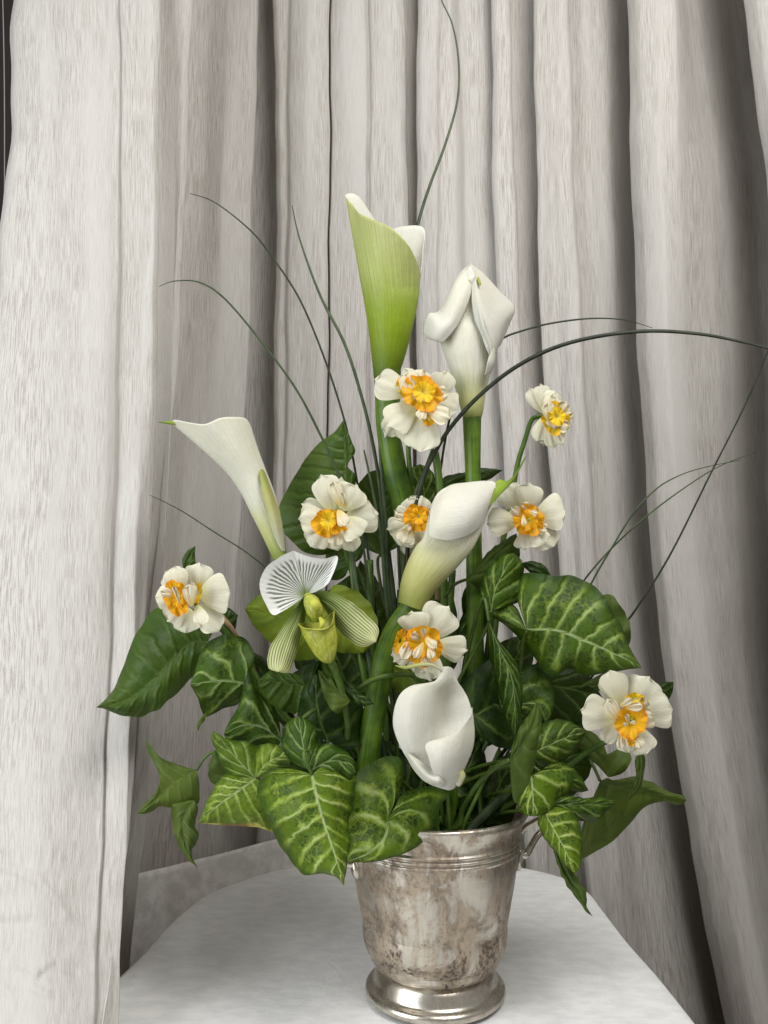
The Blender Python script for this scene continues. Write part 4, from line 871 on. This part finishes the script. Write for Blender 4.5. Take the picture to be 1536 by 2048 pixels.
daffodil('side-on daffodil alone at the upper right with yellow heart', (1092, 826), -.02,
  [((1088, 826), (1058, 776), 38, .008), ((1090, 822), (1084, 767), 38, .004), ((1090, 832), (1070, 882), 36, .006), ((1094, 832), (1088, 892), 30, .008), ((1098, 832), (1105, 898), 36, .0), ((1102, 835), (1128, 888), 30, -.002), ((1096, 820), (1112, 782), 40, .0)],
  [((1098, 842), (1104, 788), 36, -.010), ((1112, 836), (1132, 802), 32, -.010), ((1112, 840), (1146, 826), 30, -.008), ((1110, 845), (1138, 856), 30, -.010), ((1100, 845), (1094, 806), 28, -.016)],
  [((1112, 836), 30, 32, .3, -.008, .008, YL), ((1114, 832), 18, 18, .9, -.018, .005, YL)],
  ([(1065, 838, .0), (1050, 880, .0), (1036, 925, .0), (1022, 1000, .0), (1000, 1120, .0), (975, 1300, .01)], (.04, .01, .16)), 2, 5, 26)
daffodil('middle left daffodil with off-centre yellow heart and many white petals', (678, 1032), -.04,
  [((665, 1030), (605, 1004), 40, .012), ((675, 1020), (686, 955), 44, .008), ((690, 1040), (756, 1026), 78, .004), ((668, 1040), (680, 1100), 66, .006), ((690, 1050), (710, 1102), 44, .004), ((655, 1042), (622, 1094), 60, .004), ((660, 1036), (597, 1040), 66, .0), ((666, 1022), (642, 950), 64, -.002), ((684, 1020), (714, 970), 74, -.004), ((692, 1036), (722, 1072), 64, -.010)],
  [((684, 1014), (664, 962), 30, -.010), ((676, 1020), (694, 1052), 30, -.024), ((690, 1015), (684, 985), 14, -.016), ((676, 1058), (668, 1092), 36, -.008), ((688, 1030), (694, 1038), 10, -.02)],
  [((655, 1046), 30, 30, .4, -.008, .010, O), ((656, 1040), 20, 16, 1.2, -.016, .006, YL), ((678, 1052), 16, 9, .3, -.014, .004, O)],
  ([(700, 1090, -.02), (706, 1160, -.02), (716, 1240, -.025), (730, 1360, -.03)], (-.03, -.02, .16)), 3, 3, 12)
daffodil('daffodil half hidden behind the centre calla, orange frilled heart', (838, 1040), -.02,
  [((830, 1045), (812, 1112), 40, .008), ((825, 1035), (788, 1022), 34, .004), ((830, 1030), (846, 992), 52, .004), ((828, 1030), (818, 996), 44, .004), ((820, 1045), (773, 1056), 46, .002), ((825, 1050), (800, 1092), 56, .0), ((840, 1050), (850, 1090), 50, .0)],
  [((820, 1042), (790, 1028), 22, -.010), ((822, 1055), (806, 1088), 44, -.010), ((826, 1048), (812, 1058), 18, -.014)],
  [((836, 1036), 28, 28, .3, -.008, .010, O), ((838, 1032), 17, 17, .9, -.018, .006, O)],
  ([(850, 1100, .0), (865, 1200, .01), (870, 1350, .01)], (.01, .01, .16)), 4, 4, 16)
daffodil('middle right daffodil with an orange frilled heart and rounded petals', (1056, 1036), -.03,
  [((1040, 1020), (1006, 972), 62, .008), ((1075, 1060), (1108, 1094), 54, .006), ((1055, 1020), (1060, 966), 66, .002), ((1072, 1030), (1131, 1022), 84, .0), ((1035, 1042), (974, 1046), 66, -.002), ((1050, 1060), (1048, 1100), 46, -.002), ((1066, 1055), (1086, 1090), 50, -.004)],
  [((1040, 1036), (1024, 1014), 24, -.012), ((1062, 1022), (1046, 1004), 20, -.012), ((1072, 1050), (1094, 1062), 26, -.008), ((1058, 1022), (1076, 1028), 14, -.022), ((1046, 1030), (1048, 1052), 12, -.024)],
  [((1057, 1040), 34, 30, .1, -.008, .008, O), ((1058, 1040), 21, 19, .9, -.016, .006, O)],
  ([(1030, 1100, -.01), (1000, 1200, .0), (980, 1350, .0)], (.04, .0, .16)), 5, 5, 20)
daffodil('leftmost daffodil, above the large smooth leaf, with split orange heart', (385, 1195), -.06,
  [((395, 1180), (402, 1126), 62, .006), ((370, 1180), (334, 1140), 58, .002), ((395, 1210), (436, 1264), 60, .006), ((375, 1215), (374, 1266), 58, .004), ((400, 1190), (460, 1184), 92, .0), ((360, 1195), (311, 1192), 54, .0), ((368, 1210), (334, 1242), 56, -.002), ((365, 1185), (348, 1134), 50, -.002), ((395, 1210), (404, 1250), 36, -.010)],
  [((384, 1212), (376, 1168), 34, -.020), ((350, 1192), (322, 1180), 22, -.016), ((356, 1196), (346, 1172), 12, -.022), ((360, 1210), (352, 1180), 10, -.022), ((378, 1205), (384, 1164), 24, -.018)],
  [((352, 1196), 22, 40, -.25, -.008, .010, O), ((356, 1196), 12, 22, -.3, -.014, .006, O), ((396, 1186), 7, 24, .15, -.012, .005, YL)],
  ([(430, 1240, -.03), (480, 1300, -.02), (560, 1420, -.02)], (-.04, -.01, .16)), 6, 3, 12)
daffodil('lowest middle daffodil, just above the front calla, ragged orange heart', (845, 1285), -.085,
  [((850, 1275), (898, 1214), 92, .010), ((870, 1290), (934, 1302), 62, .006), ((835, 1270), (826, 1222), 72, .004), ((825, 1300), (782, 1310), 40, .004), ((850, 1300), (860, 1362), 62, .006), ((830, 1290), (786, 1322), 44, .0), ((845, 1310), (826, 1344), 40, .002), ((860, 1300), (868, 1350), 44, -.004)],
  [((830, 1270), (802, 1318), 30, -.016), ((842, 1280), (822, 1268), 20, -.020), ((850, 1275), (874, 1296), 22, -.022), ((846, 1285), (828, 1318), 18, -.024), ((858, 1290), (866, 1318), 20, -.024), ((850, 1275), (846, 1256), 14, -.022), ((848, 1310), (854, 1332), 26, -.018)],
  [((846, 1292), 42, 38, .1, -.008, .012, O), ((842, 1288), 26, 24, .7, -.018, .006, O), ((800, 1282), 12, 24, .3, -.004, .006, O)],
  ([(856, 1340, -.06), (862, 1400, -.05), (865, 1500, -.04)], (.01, -.03, .16)), 7, 5, 24)
daffodil('lower right daffodil, the largest, with yellow-orange cup and broad petals', (1262, 1436), -.07,
  [((1235, 1440), (1215, 1488), 50, .010), ((1240, 1410), (1205, 1352), 44, .006), ((1245, 1410), (1222, 1340), 62, .0), ((1270, 1410), (1300, 1354), 82, .004), ((1285, 1430), (1345, 1415), 84, .002), ((1275, 1455), (1296, 1508), 60, .0), ((1235, 1435), (1161, 1422), 82, -.002), ((1255, 1455), (1258, 1505), 50, -.002)],
  [((1240, 1445), (1212, 1398), 34, -.012), ((1275, 1445), (1308, 1430), 50, -.010), ((1276, 1420), (1292, 1398), 30, -.008), ((1240, 1412), (1264, 1398), 18, -.022), ((1250, 1415), (1286, 1412), 22, -.020), ((1245, 1465), (1244, 1498), 24, -.014), ((1270, 1470), (1284, 1496), 24, -.014), ((1258, 1446), (1252, 1428), 11, -.026), ((1258, 1446), (1272, 1444), 9, -.026), ((1258, 1446), (1246, 1450), 9, -.026)],
  [((1263, 1442), 32, 36, .05, -.010, .012, O), ((1264, 1442), 24, 28, .4, -.006, .010, YL), ((1270, 1398), 20, 12, -.1, -.012, .004, YL), ((1263, 1484), 8, 9, .0, -.018, .003, O)],
  ([(1240, 1470, -.03), (1180, 1500, -.02), (1100, 1560, -.01)], (.05, .0, .17)), 8, 0, 12)

# ------------------------------------------------------------------ orchid
t = thing('slipper_orchid', P(660, 1320, -.09), 'green slipper orchid with a dark-striped white hood and yellow-green pouch', 'flower')
OY = -.100
o = blade('hood_sepal', t, (612, 1190), [(602, 1160), (594, 1130), (586, 1101)], [(590, 1207), (566, 1222), (548, 1230), (530, 1205), (519, 1170), (530, 1138), (558, 1115)], [(634, 1182), (655, 1168), (666, 1148), (674, 1112), (650, 1117), (618, 1113)], (OY+.004, OY-.016), (-.020, -.020), 'mid', t0=.96, ns=14, nt=90, wave=.0003, dome=0, flare=True, seed=3, edgey=.3, mat=M['dorsal'], label='white hood with black-green stripes')
o = blade('side_petal', t, (608, 1192), [(596, 1230), (575, 1280), (556, 1344)], [(592, 1215), (560, 1262), (537, 1305), (539, 1338)], [(612, 1225), (602, 1270), (590, 1315), (574, 1346)], (OY, OY-.020), (.006, .008), 'mid', t0=.02, ns=12, nt=50, wave=.002, dome=.003, seed=4, edgey=.4, mat=M['opetal'])
o = blade('side_petal', t, (616, 1188), [(655, 1205), (700, 1245), (752, 1284)], [(650, 1182), (695, 1200), (735, 1232), (758, 1262)], [(640, 1206), (662, 1238), (692, 1275), (730, 1294)], (OY, OY-.020), (.006, .010), 'mid', t0=.02, ns=12, nt=50, wave=.002, dome=.003, seed=5, edgey=.4, mat=M['opetal'])
rim = [(668, 1224, OY-.012), (665, 1244, OY-.024), (656, 1256, OY-.032), (640, 1260, OY-.036), (624, 1258, OY-.034), (608, 1256, OY-.028), (596, 1248, OY-.018),
       (602, 1246, OY-.006), (612, 1246, OY+.002), (626, 1244, OY+.006), (640, 1240, OY+.006), (652, 1234, OY+.002), (660, 1228, OY-.004), (666, 1224, OY-.008)]
spathe('pouch', t, [oval(652, 1326, 662, 1326, OY-.012, .9), oval(640, 1320, 668, 1318, OY-.013, .9), oval(625, 1302, 673, 1298, OY-.014, .85), oval(612, 1280, 674, 1272, OY-.014, .8), oval(604, 1264, 670, 1252, OY-.014, .8)], rim, [M['pouch'], M['pouch']], 36, 48, .0008)
pxtube('column', [(614, 1190, OY-.008), (622, 1203, OY-.014), (630, 1222, OY-.016), (636, 1240, OY-.012)], [12, 32, 34, 18], M['pouch'], t, 18, 12)
pxtube('shield', [(620, 1204, OY-.018), (630, 1208, OY-.026), (638, 1216, OY-.024)], [12, 20, 12], M['center'], t, 12, 12)
pxtube('shield', [(640, 1236, OY-.024), (645, 1246, OY-.030), (642, 1254, OY-.030)], [7, 12, 7], M['center'], t, 10, 10)
patch('lower_sepal', t, [[(600, 1200, OY+.010), (620, 1196, OY+.008), (640, 1200, OY+.010)], [(640, 1230, OY+.006), (655, 1225, OY+.004), (672, 1222, OY+.006)], [(655, 1262, OY+.006), (668, 1258, OY+.003), (682, 1255, OY+.006)]], M['center'], 14, 10)
pxtube('stem', [(655, 1316, OY-.006), (664, 1328, OY+.0), (672, 1345, OY+.006), (684, 1385, OY+.012), (696, 1450, .0-.07), (700, 1540, -.05)], [10, 17, 15, 13, 13, 13], M['stem_pale'] if 'stem_pale' in M else M['petiole'], t, 40, end=(-.03, -.04, .16))
# curved leaf stalk over the lowest daffodil, and pale strip
o = pxtube('flower_sheath', [(790, 1331, -.118), (812, 1335, -.122), (840, 1330, -.124), (864, 1330, -.124), (882, 1342, -.120), (886, 1360, -.112)], [1.5, 7, 8, 6, 5, 4], M['calla_cream'], None, 30, 10)
tag(o, 'thin pale curved sheath lying across the lowest middle daffodil', 'sheath')
o = pxtube('stalk', [(712, 1382, -.075), (740, 1362, -.078), (775, 1352, -.076), (820, 1350, -.070), (850, 1370, -.060)], [9, 11, 11, 9, 8], M['petiole'], None, 30, 10)
tag(o, 'curved green stalk passing in front of the centre calla stem', 'stalk')
o = pxtube('stalk', [(578, 1492, -.082), (590, 1460, -.086), (612, 1432, -.088), (632, 1418, -.08)], [9, 10, 10, 8], M['petiole'], None, 30, 10)
tag(o, 'arched green stalk behind the lime three-lobed leaf', 'stalk')
o = pxtube('dry_stalk', [(882, 1145, -.02), (876, 1170, -.02), (874, 1200, -.02)], [4, 8, 10], M['brown'], None, 14, 8)
tag(o, 'dry brown stalk scrap between stems behind the centre calla', 'stalk')
o = pxtube('dry_stalk', [(440, 1225, -.025), (452, 1245, -.025), (470, 1268, -.02), (520, 1360, .0)], [6, 13, 9, 7], M['brown'], None, 18, 8)
tag(o, 'dry brown stalk end beside the leftmost daffodil', 'stalk')
# plain stems crowding in the middle
STM = [([(740, 1120, .02), (745, 1300, .02), (760, 1480, .01)], 14, (-.02, .02, .16), 'green stem just left of the vertical grass blades'),
       ([(800, 1180, .03), (790, 1380, .02), (795, 1540, .0)], 12, (-.02, .03, .16), 'slim shaded stem under the centre calla neck'),
       ([(870, 905, .0), (878, 960, .0), (884, 1060, .0), (888, 1200, .0), (885, 1400, .0)], 16, (.01, .0, .16), 'blue-green stem right of the top daffodil, left of the thick calla stem'),
       ([(905, 1140, .02), (895, 1300, .02), (890, 1500, .01)], 14, (.01, .02, .16), 'shaded stem left of the thick calla stem low down'),
       ([(1000, 1500, -.02), (960, 1580, -.03), (925, 1660, -.035)], 8, (.03, -.03, .15), 'thin stalk rising from the bucket right of the front calla'),
       ([(870, 1560, -.04), (872, 1620, -.04), (875, 1665, -.04)], 11, (.01, -.04, .15), 'green stem end between the front calla and the bucket rim'),
       ([(770, 1340, .0), (772, 1440, .0), (780, 1560, -.01)], 12, (-.01, .0, .16), 'shaded brownish stem right of the curved calla stem')]
for p, w, e, lab in STM:
    o = pxtube('stem', p, [w, w, w], M['stem'], None, 26, 10, end=e); tag(o, lab, 'stem', 'bare stems in the middle of the bouquet')
